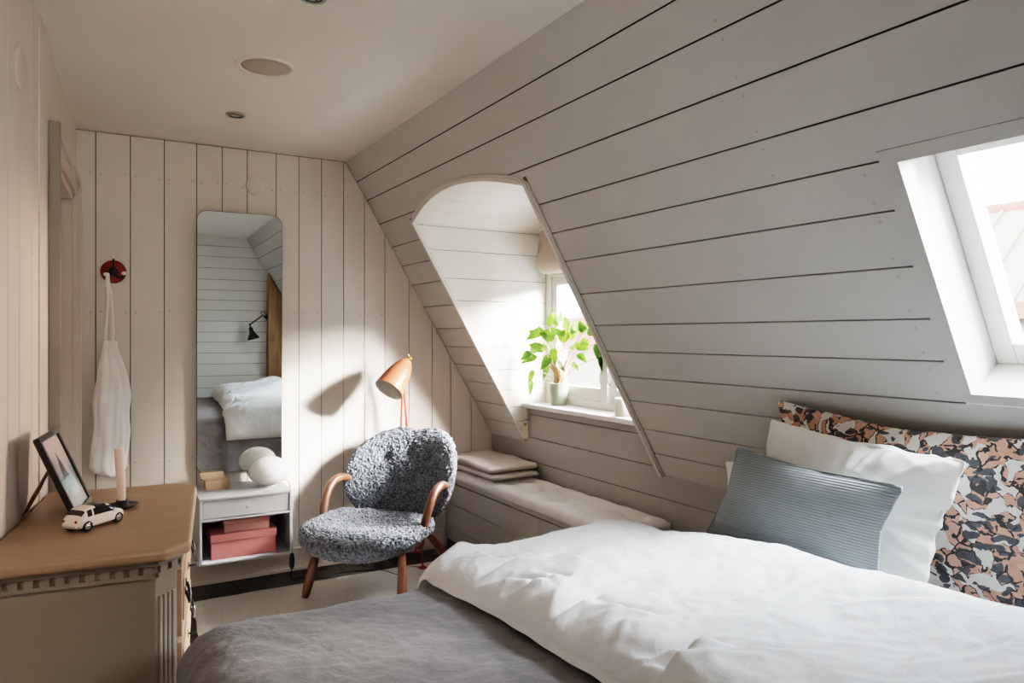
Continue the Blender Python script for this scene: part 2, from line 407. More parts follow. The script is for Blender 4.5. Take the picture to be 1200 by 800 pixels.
# ---- vertical-board walls
def board_wall(name, fr, bounds, polyfn, mat, nails=(), gap=.0022, thick=.018):
    """vertical boards: bounds along U; polyfn(u0,u1)->polygon"""
    mb = MB()
    for a, b in zip(bounds[:-1], bounds[1:]):
        mb.slab(polyfn(a+gap, b-gap), fr, 0, thick, 0)
        mb.slab(polyfn(a, b, True), fr, .009, thick+.012, 1)
    o, U, V, n = fr
    for u, v in nails:
        mb.disc(o+U*u+V*v-n*.0005, n, .0045, .0009, 7, 2)
    return struct(mb.build(name, [mat, M_groove, M_nail]))
UBK = Vector((1, -.022, 0)).normalized(); NBK = Vector((-.022, -1, 0)).normalized(); UP = Vector((0,0,1))
frB = (Vector((0, 4.03, 0)), UBK, UP, NBK)
bb = [-.10, .029, .179, .331, .483, .607, .733, .884, 1.006, 1.131, 1.258, 1.381, 1.505, 1.657, 1.807, 1.932, 2.074, 2.26]
def bpoly(a, b, back=False):
    P = [(a, -.02), (b, -.02)]
    hc = H_CEIL+.02 if back else H_CEIL-.0042
    sg = .02 if back else -.004
    P.append((b, min(hc, slope_z(b)+sg)))
    if a < X_RIDGE < b: P.append((X_RIDGE, hc))
    P.append((a, min(hc, slope_z(a)+sg)))
    return P
nl = []
for a, b in zip(bb[:-1], bb[1:]):
    for z in (2.10, 1.42, .66):
        for u in (a+.022, b-.022):
            if z < slope_z(u)-.05 and u > -.05 and u < 2.2: nl.append((u, z+random.uniform(-.008, .008)))
board_wall('wall_back', frB, bb, bpoly, M_wall, nl)
# left wall, near part (8 degrees off)
WD = Vector((.1392, .9903, 0)); WN = Vector((.9903, -.1392, 0))
frL = (Vector((-.129, 2.705, 0)), WD, UP, WN)
lb = [-3.24+i*.134 for i in range(20)]
lb = [b for b in lb if b < -.50]+[-.402, -.281, -.133, .012, .075]
rect = lambda z0, z1: (lambda a, b, back=False: [(a, z0), (b, z0), (b, z1+.023 if back else z1), (a, z1+.023 if back else z1)])
board_wall('wall_left', frL, lb, rect(-.02, H_CEIL-.003), M_left, [(-.11, 1.55), (-.25, 1.55), (-.30, 1.55)])
# left wall, far part with the doorway
FD = Vector((.0558, .99844, 0)); FN = Vector((.99844, -.0558, 0))
frF = (Vector((-.125, 2.76, 0)), FD, UP, FN)
mb = MB()
U0, U1, ZD = .20, 1.10, 1.955
for a, b in ((-.10, U0), (U1, 1.34)):
    mb.slab([(a,-.02),(b,-.02),(b,H_CEIL+.02),(a,H_CEIL+.02)], frF, 0, .03, 0)
for a, b in ((U0, .47), (.47, .74), (.74, U1)):
    mb.slab([(a+.002,ZD),(b-.002,ZD),(b-.002,H_CEIL+.02),(a+.002,H_CEIL+.02)], frF, 0, .03, 0)
struct(mb.build('wall_left_far', [M_left, M_groove]))
# the panelled door and its stepped architrave
D = struct(bpy.data.objects.new('door_1', None)); COL.objects.link(D)
def frame_ring(mb, u0, u1, zt, w, d0, d1, mi=0):
    for a, b, z0, z1 in ((u0-w, u0, -.01, zt+w), (u1, u1+w, -.01, zt+w), (u0, u1, zt, zt+w)):
        mb.slab([(a,z0),(b,z0),(b,z1),(a,z1)], frF, d0, d1, mi)
mb = MB(); frame_ring(mb, U0, U1, ZD, .075, -.018, .0); frame_ring(mb, U0-.045, U1+.045, ZD+.045, .032, -.030, -.016)
frame_ring(mb, U0-.012, U1+.012, ZD+.012, .014, -.024, -.016)
mb.build('architrave', M_left, D, bevel=.003)
mb = MB(); mb.slab([(U0-.079,-.01),(U0-.05,-.01),(U0-.05,ZD+.077),(U0-.079,ZD+.077)], frF, -.034, -.002); mb.build('edge_shade', paint('door_edge_shade', (.27,.245,.21), .6, .04, 3, .02), D)  # dark strip: shade on the near casing edge, put into the colour
mb = MB(); frame_ring(mb, U0+.03, U1-.03, ZD-.03, .03, .0, .11)
mb.build('jamb', M_left, D, bevel=.002)
mb = MB()
a, b = U0+.03, U1-.03
mb.slab([(a,0),(b,0),(b,ZD-.03),(a,ZD-.03)], frF, .075, .10)
mb.slab([(a,0),(a+.1,0),(a+.1,ZD-.03),(a,ZD-.03)], frF, .06, .08)
mb.slab([(b-.1,0),(b,0),(b,ZD-.03),(b-.1,ZD-.03)], frF, .06, .08)
for z0, z1 in ((0,.18),(.85,.98),(ZD-.15,ZD-.03)): mb.slab([(a+.1,z0),(b-.1,z0),(b-.1,z1),(a+.1,z1)], frF, .06, .08)
mb.build('door_leaf', M_left, D, bevel=.003)

# ---- horizontal-board surfaces (columns so that openings can be cut)
def hslab_wall(name, fr, lines, y0, y1, cut, mat, cols, nails=(), gap=.0022, thick=.018, back=.014):
    """boards between successive 'lines' (v decreasing); cut(y)-> list of (vmin,vmax) removed at y"""
    mb = MB()
    def runs(va, vb, g):
        ys = sorted(set([y0, y1]+[c for c in cols if y0 < c < y1])); acc = {}
        for ya, yb in zip(ys[:-1], ys[1:]):
            eps = 1e-5
            segsA = sub((va-g, vb+g), cut(ya+eps)); segsB = sub((va-g, vb+g), cut(yb-eps))
            if len(segsA) != len(segsB):
                if not segsA or not segsB:
                    continue
                k = min(len(segsA), len(segsB)); segsA = segsA[:k]; segsB = segsB[:k]
            for sa, sb in zip(segsA, segsB):
                yield ya, yb, sa, sb
    def sub(seg, cuts):
        hi, lo = seg; out = [(hi, lo)]
        for c0, c1 in cuts:
            nxt = []
            for h, l in out:
                if c1 <= l or c0 >= h: nxt.append((h, l)); continue
                if c1 < h: nxt.append((h, c1))
                if c0 > l: nxt.append((c0, l))
            out = nxt
        return out
    for va, vb in zip(lines[:-1], lines[1:]):
        for g, d0, d1, mi in ((gap, 0, thick, 0), (-.0, .009, thick+back, 1)):
            for ya, yb, sa, sb in runs(va, vb, g):
                mb.slab([(ya, sa[1]), (yb, sb[1]), (yb, sb[0]), (ya, sa[0])], fr, d0, d1, mi)
    o, U, V, n = fr
    for u, v in nails: mb.disc(o+U*u+V*v-n*.0005, n, .0045, .0009, 7, 2)
    return struct(mb.build(name, [mat, M_groove, M_nail]))
# sloping wall: frame U=Y, V = up the slope measured in z-equivalent
NS = Vector((-M_S, 0, -1)).normalized()
VS = Vector((-1/M_S, 0, 1))            # one unit of V = one unit of z
frS = (Vector((slope_x(0), 0, 0)), Vector((0,1,0)), VS, NS)
zl = [2.3008, 2.189, 2.086, 1.954, 1.823, 1.713, 1.603, 1.471, 1.342, 1.233, 1.124, 1.018, .890, .777, .655]
def slope_cut(y):
    c = []
    if DY0-.004 < y < DY1+.004: c.append((.3, arch(min(max(y, DY0), DY1))+.003))
    if SK_Y0-.042 < y < SK_Y1+.042: c.append((1.124, 1.735))
    return c
ycols = [DY0-.004, DY1+.004, SK_Y1+.042, SK_Y0-.042]+[DY0+(DY1-DY0)*i/28 for i in range(29)]
nl = []
for a, b in zip(zl[:-1], zl[1:]):
    for y in (DY0-.035, 1.30, 1.05, DY1+.04):
        if y == 1.05 and not (a < 1.75 and b > 1.1): continue
        if y == 1.30 and a < 1.8: continue
        for z in (a-.022, b+.022):
            if .70 < z < 2.28 and (y not in (DY0-.035, DY1+.04) or z < 1.88): nl.append((y, z))
hslab_wall('wall_right_slope', frS, zl, Y_FRONT-.02, 4.05, slope_cut, M_slope, ycols, nl)
# knee wall (runs up to the sill inside the dormer)
frK = (Vector((X_KNEE, 0, 0)), Vector((0,1,0)), UP, Vector((-1,0,0)))
def knee_cut(y): return [] if DY0 < y < DY1 else [(.672, 1.5)]
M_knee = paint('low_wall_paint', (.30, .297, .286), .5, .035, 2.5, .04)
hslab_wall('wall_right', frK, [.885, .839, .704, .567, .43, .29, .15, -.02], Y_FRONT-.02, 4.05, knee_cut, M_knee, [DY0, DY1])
# dormer cheeks and barrel ceiling
def cheek(name, y, nrm):
    fr = (Vector((0, y, 0)), Vector((1,0,0)), UP, Vector((0, nrm, 0)))
    zs = [2.0, 1.897, 1.769, 1.616, 1.494, 1.368, 1.233, 1.104, .985, .885, .80, .66]
    mb = MB()
    for a, b in zip(zs[:-1], zs[1:]):
        for g, d0, d1, mi in ((.0016, 0, .018, 0), (0, .006, .03, 1)):
            za, zb = a-g, b+g
            za = min(za, 1.915) if mi == 0 else min(za, 1.93)
            if za <= zb: continue
            xe = 2.42 if b > .88 else X_KNEE+.03
            off = 0.0
            mb.slab([(slope_x(za)+off, za), (slope_x(zb)+off, zb), (max(xe, slope_x(zb)+off+.001), zb), (xe, za)], fr, d0, d1, mi)
    return struct(mb.build(name, [M_dorm, M_groove]))
cheek('wall_dormer_left', DY1, -1)
cheek('wall_dormer_right', DY0, 1)
mb = MB(); K = 7
ysb = [DY0+(DY1-DY0)*i/28 for i in range(29)]
def vault(mb, i0, i1, g, e, mi):
    """barrel-vault boards running out from the slope to the window"""
    ys = [ysb[i] for i in range(i0, i1+1)]
    ys[0] += g; ys[-1] -= g
    lo = [(y, arch(y)+e) for y in ys]; hi = [(y, arch(y)+e+.02) for y in ys]
    P = []
    for y, z in lo: P.append((slope_x(arch(y)), y, z))
    for y, z in lo: P.append((2.42, y, z))
    for y, z in hi: P.append((slope_x(arch(y)), y, z))
    for y, z in hi: P.append((2.42, y, z))
    n = len(ys)
    F = []
    for k in range(n-1):
        F += [(k, k+1, n+k+1, n+k), (2*n+k, 3*n+k, 3*n+k+1, 2*n+k+1), (k, 2*n+k, 2*n+k+1, k+1), (n+k, n+k+1, 3*n+k+1, 3*n+k)]
    F += [(0, n, 3*n, 2*n), (n-1, 3*n-1, 4*n-1, 2*n-1)]
    mb.add(P, F, mi)
for i in range(7): vault(mb, i*4, i*4+4, .0015, 0, 0)
vault(mb, 0, 28, -.03, .008, 1)
struct(mb.build('ceiling_dormer', [M_dorm, M_groove]))
# thin moulding around the dormer opening
def opening_trim():
    mb = MB(); w = .027; h = .013
    outl_in = [(DY0, .668)]+[(DY0, z) for z in (1.2, Z_SPR)]+[(y, arch(y)) for y in ysb[1:-1]]+[(DY1, z) for z in (Z_SPR, 1.2)]+[(DY1, .70)]
    outl_out = [(DY0-w, .668)]+[(DY0-w, z) for z in (1.2, Z_SPR+.004)]+[(y+(y-DYC)*.03, arch(y)+.020) for y in ysb[1:-1]]+[(DY1+w, z) for z in (Z_SPR+.004, 1.2)]+[(DY1+w, .70)]
    o, U, V, n = frS
    rings = []
    for (yi, zi), (yo, zo) in zip(outl_in, outl_out):
        sh = .0016*((yi > DYC)-(yi < DYC)); A = o+U*(yi-sh)+V*(zi-(.0016 if zi > Z_SPR+.001 else 0)); B = o+U*yo+V*zo
        Q = A.lerp(B, .72)
        rings.append([A-n*.006, A+n*h, Q+n*h, Q+n*(h-.005), B+n*(h-.005), B-n*.002])
    mb.rings(rings); struct(mb.build('trim_1', M_trim))
opening_trim()

# ---- front wall behind the camera (seen in the mirror)
frW = (Vector((0, Y_FRONT, 0)), Vector((1,0,0)), UP, Vector((0,1,0)))
mb = MB(); zs = [2.33, 2.20, 2.085, 1.96, 1.835, 1.72, 1.61, 1.50, 1.38, 1.26, 1.15, 1.03, .91, .78, .65, .52, .39, .26, .13, -.02]
M_front = paint('front_wall_paint', (.77, .775, .75), .5, .03, 2.5, .04)
for a, b in zip(zs[:-1], zs[1:]):
    for g, d0, d1, mi in ((.0022, 0, .018, 0), (0, .009, .035, 1)):
        za, zb = a-g, b+g
        xa = min(slope_x(za)+.02, X_KNEE+.02) if za < 2.3 else X_RIDGE+.0
        xb = min(slope_x(zb)+.02, X_KNEE+.02)
        mb.slab([(-.75, zb), (xb, zb), (xa, za), (-.75, za)], frW, d0, d1, mi)
struct(mb.build('wall_front', [M_front, M_groove]))

# ---- baseboards
mb = MB(); o_, U_, V_, n_ = frB
mb.slab([(.0, 0), (1.885, 0), (1.885, .125), (.0, .125)], frB, -.016, 0)
mb.slab([(.0, .0), (1.885, .0), (1.885, .02), (.0, .02)], frB, -.020, -.015)
struct(mb.build('baseboard_back', M_wall, bevel=.004))

# ---- round wall cover plates
def cover_plate(frm, u, v, r, label):
    o, U, V, n = frm; t = thing('cover_plate', label, 'cover plate', o+U*u+V*v+n*.0003)
    Mx = Matrix.Translation((0,0,0)) @ n.to_track_quat('Z', 'Y').to_matrix().to_4x4()
    mb = MB(); mb.lathe([(r, 0), (r, .004), (r*.96, .007), (r*.3, .0085), (.0005, .009)], 40, 0, Mx)
    mb.build('plate', M_wall if frm is frB else M_left, t, smooth=True)
cover_plate(frB, .772, 2.108, .049, 'round painted blank cover plate high on back wall above mirror')
cover_plate(frL, -.285, 2.05, .058, 'round painted blank cover plate high on the left wall')

# ------------------------------------------------------------------ windows
def dormer_window():
    W = struct(bpy.data.objects.new('window_1', None)); COL.objects.link(W); W.location = (X_WIN, DYC, .905)
    L = lambda y: y-DYC; Z = lambda z: z-.905
    mb = MB(); y0, y1, z0, z1 = L(DY0), L(DY1), Z(.905), Z(1.69)
    # outer frame + wall above it
    mb.box((0, y0, 0), (.09, y0+.045, z1)); mb.box((0, y1-.045, 0), (.09, y1, z1))
    mb.box((0, y0+.045, z1-.045), (.09, y1-.045, z1)); mb.box((0, y0+.045, 0), (.09, y1-.045, .04))
    mb.box((-.012, -.036, .04), (.09, .012, z1-.045))
    mb.build('frame', M_white, W, bevel=.004)
    mb = MB(); mb.box((.02, y0-.02, z1), (.08, y1+.02, Z(2.02))); mb.build('head_panel', M_dorm, W)
    for a, b, s in ((L(2.99), y1-.045, 1), (y0+.045, L(2.945), -1)):
        sb = MB(); w = .05
        sb.box((.015, a, .04), (.055, a+w, z1-.045)); sb.box((.015, b-w, .04), (.055, b, z1-.045))
        sb.box((.015, a+w, .04), (.055, b-w, .04+w+.02)); sb.box((.015, a+w, z1-.045-w), (.055, b-w, z1-.045))
        so = sb.build('sash', M_white, W, bevel=.003)
        g = MB(); g.box((.032, a+w, .04+w+.02), (.037, b-w, z1-.045-w)); g.build('pane', M_glass, so)
        # hook latch
        h = MB(); yy = (a+.012 if s > 0 else b-.012); zz = Z(1.075)
        h.tube(bez([(.014, yy, zz+.03), (.0, yy, zz+.03), (-.012, yy+.004, zz+.015), (-.012, yy+.004, zz-.02), (-.006, yy-.006, zz-.034), (-.008, yy-.010, zz-.012)], 5), .0028, 8)
        h.disc((.014, yy, zz+.03), (-1,0,0), .008, .004, 12)
        h.build('latch', M_steel, W, smooth=True)
    mb = MB(); mb.box((2.178-X_WIN, L(DY0)+.001, -.025), (.01, L(DY1)-.001, 0))
    mb.build('window_sill', M_white, W, bevel=.005)
dormer_window()
# roman blind gathered at the top of the dormer window
def roman_blind():
    t = thing('roman_blind', 'sand linen roman blind gathered up at top of the dormer window', 'blind', (2.30, DYC, 1.66))
    mb = MB(); rows = [(.0, .0), (-.012, .02), (-.028, .035), (-.020, .06), (-.006, .075), (-.030, .10), (-.042, .13), (-.030, .17), (-.014, .215), (-.012, .262)]
    rows = [( -x, z) for x, z in rows]
    n = 22; rr = []
    for k in range(n+1):
        y = -.535+1.07*k/n; sag = .014*math.sin(PI*k/n)
        front = [(-.012-.042*math.sin(PI*min(1, z/.13))*(1 if z < .13 else .55) - .01 + .006*math.sin(k*1.9+z*30), y, z+.0 - sag*(1-z/.27)) for _, z in rows]
        back = [(p[0]+.012, p[1], p[2]) for p in reversed(front)]
        rr.append(front+back)
    mb.rings(rr); mb.build('cloth', M_blind, t, smooth=True, sub=1)
    mb = MB(); mb.box((-.03, -.54, .255), (.03, .54, .262+.012)); mb.build('headrail', M_white, t, bevel=.002)
roman_blind()
# cord tensioner below the sill
t = thing('cord_tensioner', 'small brass blind cord tensioner rod below left end of window sill', 'cord tensioner', (2.19, 3.525, .775))
mb = MB(); mb.tube([(0,0,.012), (0,0,.105)], .005, 10); mb.build('rod', M_white, t, smooth=True)
mb = MB(); mb.lathe([(.004, 0), (.009, .002), (.009, .012), (.005, .015)], 16); mb.build('end_cap', M_brass, t, smooth=True)
mb = MB(); mb.box((-.004, -.006, .03), (.029, .006, .04)); mb.build('bracket', M_steel, t)

# skylight
def skylight():
    W = struct(bpy.data.objects.new('window_2', None)); COL.objects.link(W)
    o, U, V, n = frS
    mb = MB()   # flat painted border on the slope
    def rc(y0, y1, z0, z1, d0, d1, m=mb, mi=0): m.slab([(y0,z0),(y1,z0),(y1,z1),(y0,z1)], frS, d0, d1, mi)
    rc(SK_Y1+.001, SK_Y1+.042, 1.1262, 1.733, .0, .03); rc(SK_Y0-.042, SK_Y1+.001, SK_Z1+.001, 1.733, .0, .03); rc(SK_Y0-.042, SK_Y1+.001, 1.1262, SK_Z0-.001, .0, .03)
    rc(SK_Y0-.042, SK_Y0-.001, SK_Z0-.001, SK_Z1+.001, .0, .03)
    mb.build('border', M_slope, W)
    mb = MB(); D = .165
    rc(SK_Y1, SK_Y1+.02, SK_Z0-.03, SK_Z1+.03, .0004, D, mb); rc(SK_Y0-.02, SK_Y0, SK_Z0-.03, SK_Z1+.03, .0004, D, mb)
    rc(SK_Y0, SK_Y1, SK_Z1, SK_Z1+.03, .0004, D, mb); rc(SK_Y0, SK_Y1, SK_Z0-.03, SK_Z0, .0004, D, mb)
    mb.build('reveal', M_white, W)
    mb = MB(); w = .05; d0, d1 = .150, .215; wz = .052
    rc(SK_Y1-w, SK_Y1, SK_Z0, SK_Z1, d0, d1, mb); rc(SK_Y0, SK_Y0+w, SK_Z0, SK_Z1, d0, d1, mb)
    rc(SK_Y0+w, SK_Y1-w, SK_Z1-wz, SK_Z1, d0, d1, mb); rc(SK_Y0+w, SK_Y1-w, SK_Z0, SK_Z0+wz, d0, d1, mb)
    so = mb.build('sash', M_white, W, bevel=.004)
    mb = MB(); rc(SK_Y0+w, SK_Y1-w, SK_Z0+wz, SK_Z1-wz, .188, .194, mb); mb.build('pane', M_glass, so)
skylight()

# building across the street (seen over-bright through both windows)
def far_building():
    t = thing('far_building', 'pale sunlit building with seamed sheet roof across the street', 'building', (12.0, 3.0, -6))
    mb = MB(); mb.box((0, -9, 0), (6, 14, 6.9)); w = mb.build('wall', M_bldwall, t)
    mb = MB(); mb.box((-.35, -9.3, 6.9), (0.25, 14.3, 7.35)); mb.box((-.15, -9.3, 7.55), (.3, 14.3, 7.8)); mb.build('cornice', M_bldroof, t)
    mb = MB(); mb.hexa([(-.1,-9.3,7.35),(3.2,-9.3,7.35),(3.2,14.3,7.35),(-.1,14.3,7.35),(2.6,-9.3,9.6),(3.2,-9.3,9.6),(3.2,14.3,9.6),(2.6,14.3,9.6)])
    y = -9
    while y < 14:
        mb.hexa([(-.14,y,7.35),(0,y,7.35),(0,y+.05,7.35),(-.14,y+.05,7.35),(2.55,y,9.63),(2.7,y,9.63),(2.7,y+.05,9.63),(2.55,y+.05,9.63)]); y += .55
    r = mb.build('roof', M_bldmetal, t)
    mb = MB()
    for k in range(47): mb.lathe([(.14, 0), (.17, .1), (.16, .5), (.11, .55)], 10, 0, Matrix.Translation((2.75, -9.3+k*.5, 9.62)) @ Matrix.Rotation(-PI/2, 4, 'X'))
    mb.build('ridge_tile', M_bldroof, t, smooth=True)
    for k in range(9):
        for z in (1.2, 4.3):
            y = -8+k*2.4; m2 = MB(); m2.box((-.03, y, z), (.02, y+1.0, z+1.6)); wo = m2.build('window', M_white, t)
            m2 = MB(); m2.box((-.04, y+.07, z+.07), (-.028, y+.47, z+1.53)); m2.box((-.04, y+.53, z+.07), (-.028, y+.93, z+1.53)); m2.build('window_glass', M_bldwin, wo)
far_building()

# ------------------------------------------------------------------ ceiling fittings
t = thing('ceiling_speaker', 'large round painted speaker set flush in the ceiling', 'speaker', (.567, 2.74, 2.2995))
mb = MB(); mb.lathe([(.088, -.003), (.092, -.0055), (.107, -.004), (.110, .0), (.088, .0)], 56, closed=True); mb.build('rim', M_ceil, t, smooth=True)
mb = MB(); mb.lathe([(.088, .0), (.088, -.002), (.05, -.004), (.001, -.0045)], 56); mb.build('grille', M_grille, t, smooth=True)
def spot(x, y, label):
    t = thing('ceiling_spotlight', label, 'spotlight', (x, y, 2.2995), group='recessed ceiling spotlights')
    mb = MB(); mb.lathe([(.031, .0), (.031, -.004), (.036, -.008), (.042, -.006), (.043, 0)], 36, closed=True); mb.build('bezel', M_steel, t, smooth=True)
    mb = MB(); mb.lathe([(.030, -.001), (.030, -.003), (.026, -.0045), (.024, -.002), (.001, -.0015)], 28); mb.build('lamp_glass', M_chrome, t, smooth=True)
    mb = MB(); mb.lathe([(.0305, -.0005), (.0305, -.006), (.027, -.006), (.027, -.0005)], 28, closed=True); mb.build('inner_ring', M_dark, t, smooth=True)
spot(.571, 3.403, 'small steel recessed ceiling spotlight between speaker and back wall')
spot(.566, 2.10, 'small steel recessed ceiling spotlight at top edge of picture')

# ------------------------------------------------------------------ chest of drawers on the left wall
def chest():
    ang = math.atan2(WD.y, WD.x)-PI/2     # local +y along the wall, +x into the room
    t = thing('chest_of_drawers', 'tan painted antique chest of drawers with dentil moulding against the left wall', 'chest of drawers', (-.129, 2.705, 0), ang)
    ZT = .785
    def octo(x1, y0, y1, cn, cf, x0=.006): return [(x0, y0), (x1-cn[0], y0), (x1, y0+cn[1]), (x1, y1-cf[1]), (x1-cf[0], y1), (x0, y1)]
    top = octo(.452, -.762, .085, (.055, .058), (.045, .09))
    body = octo(.418, -.722, .045, (.045, .055), (.045, .055))
    def prism(mb, P, z0, z1, mi=0):
        k = len(P); mb.add([(x,y,z0) for x,y in P]+[(x,y,z1) for x,y in P], [tuple(range(k-1,-1,-1)), tuple(range(k,2*k))]+[(i,(i+1)%k,k+(i+1)%k,k+i) for i in range(k)], mi)
    mb = MB(); prism(mb, top, ZT-.030, ZT); mb.build('top', M_chesttop, t, bevel=.010, bseg=3)
    mb = MB(); prism(mb, octo(.432, -.738, .06, (.05, .056), (.045, .07)), ZT-.046, ZT-.0305); mb.build('cornice', M_chest, t, bevel=.004)
    mb = MB(); prism(mb, body, .06, ZT-.0465)
    prism(mb, octo(.428, -.732, .055, (.05, .056), (.05, .056)), 0.0, .07)
    mb.build('carcass', M_chest, t, bevel=.003)
    # dentil moulding
    mb = MB(); z1 = ZT-.0470; z0 = z1-.018
    def along(a, b, n):
        a = Vector((*a, 0)); b = Vector((*b, 0)); d = (b-a); L = d.length; d.normalize(); nn = Vector((d.y, -d.x, 0))
        mb.hexa([a-nn*.001+UP*(z0-.010), b-nn*.001+UP*(z0-.010), b+nn*.010+UP*(z0-.010), a+nn*.010+UP*(z0-.010),
                 a-nn*.001+UP*(z0), b-nn*.001+UP*(z0), b+nn*.010+UP*z0, a+nn*.010+UP*z0])
        for i in range(n):
            p = a+d*(L*(i+.5)/n); h = L/n*.30
            mb.hexa([p-d*h-nn*.001+UP*z0, p+d*h-nn*.001+UP*z0, p+d*h+nn*.010+UP*z0, p-d*h+nn*.010+UP*z0,
                     p-d*h-nn*.001+UP*z1, p+d*h-nn*.001+UP*z1, p+d*h+nn*.010+UP*z1, p-d*h+nn*.010+UP*z1])
    B = body
    along(B[0], B[1], 12); along(B[1], B[2], 2); along(B[2], B[3], 18); along(B[3], B[4], 2)
    mb.build('dentil_moulding', M_chest, t)
    # flutes on the near chamfered corner
    mb = MB(); a = Vector((*B[1], 0)); b = Vector((*B[2], 0)); d = (b-a).normalized(); nn = Vector((d.y, -d.x, 0)); L = (b-a).length
    for f in (.2, .4, .6, .8):
        p = a+d*L*f; mb.tube([p+UP*.14+nn*.001, p+UP*.66+nn*.001], .0052, 8)
    mb.build('fluting', M_chest, t, smooth=True)
    # drawers on the front (+x) face
    x1 = .418
    for k, (z0, z1) in enumerate(((.53, .70), (.31, .515), (.085, .295))):
        dm = MB(); dm.box((x1-.001, -.655, z0), (x1+.012, -.02, z1)); dm.box((x1+.011, -.625, z0+.03), (x1+.016, -.05, z1-.03))
        dr = dm.build('drawer', M_chestpink, t, bevel=.003)
        for y in (-.56, -.115):
            h = MB(); zc = (z0+z1)/2
            h.disc((x1+.015, y-.035, zc+.012), (1,0,0), .011, .004, 14); h.disc((x1+.015, y+.035, zc+.012), (1,0,0), .011, .004, 14)
            h.tube(bez([(x1+.019, y-.035, zc+.012), (x1+.026, y-.033, zc-.012), (x1+.027, y, zc-.030), (x1+.026, y+.033, zc-.012), (x1+.019, y+.035, zc+.012)], 6), .0042, 8)
            h.build('handle', M_blackmetal, dr, smooth=True)
        h = MB(); zc = (z0+z1)/2
        h.lathe([(.012, 0), (.012, .002), (.006, .003)], 12, 0, Matrix.Translation((x1+.0155, -.335, zc)) @ Matrix.Rotation(PI/2, 4, 'Y'))
        h.tube([(x1+.016, -.335, zc), (x1+.04, -.335, zc)], .003, 8); h.build('key', M_blackmetal, dr, smooth=True)
chest()
ZCH = .785
# framed photograph leaning on its easel back
def picture_frame():
    ang = math.atan2(WD.y, WD.x)-PI/2
    t = thing('picture_frame', 'black framed photograph propped on an easel strut on the chest', 'picture frame', (-.006, 2.432, ZCH+.0068), ang)
    lean = R(22.5); Mx = Matrix.Rotation(-lean, 4, 'Y')    # top goes to -x
    S = .248; w = .016; d = .016
    mb = MB()
    for a, b in (((-d, -S/2, 0), (0, -S/2+w, S)), ((-d, S/2-w, 0), (0, S/2, S)), ((-d, -S/2+w, 0), (0, S/2-w, w)), ((-d, -S/2+w, S-w), (0, S/2-w, S))): mb.box(a, b)
    mb.v = [tuple(Mx @ Vector(p)) for p in mb.v]; mb.build('frame', M_dark, t, bevel=.0015)
    mb = MB(); mb.box((-.012, -S/2+w, w), (-.007, S/2-w, S-w)); mb.v = [tuple(p) for p in mb.v]
    pr = mb.build('photograph', MATS['print'], t); pr.matrix_local = Mx
    mb = MB(); mb.box((-d-.002, -S/2+.004, .004), (-d+.001, S/2-.004, S-.004)); mb.v = [tuple(Mx @ Vector(p)) for p in mb.v]; mb.build('backing', M_kraftd, t)
    # strut
    top = Mx @ Vector((-d-.002, 0, .165)); ft = Vector((-.150, 0, 0))
    mb = MB(); P = []
    for f, hw in ((0, .022), (.45, .034), (.62, .048), (1, .030)):
        c = top.lerp(ft, f); P.append((c, hw))
    rr = [[c+Vector((0,-hw,0)), c+Vector((0,hw,0)), c+Vector((-.004,hw,.0)), c+Vector((-.004,-hw,.0))] for c, hw in P]
    mb.rings(rr); mb.build('easel_strut', wood('strut_board', (.10,.055,.03), (.15,.085,.05), 3), t)
picture_frame()
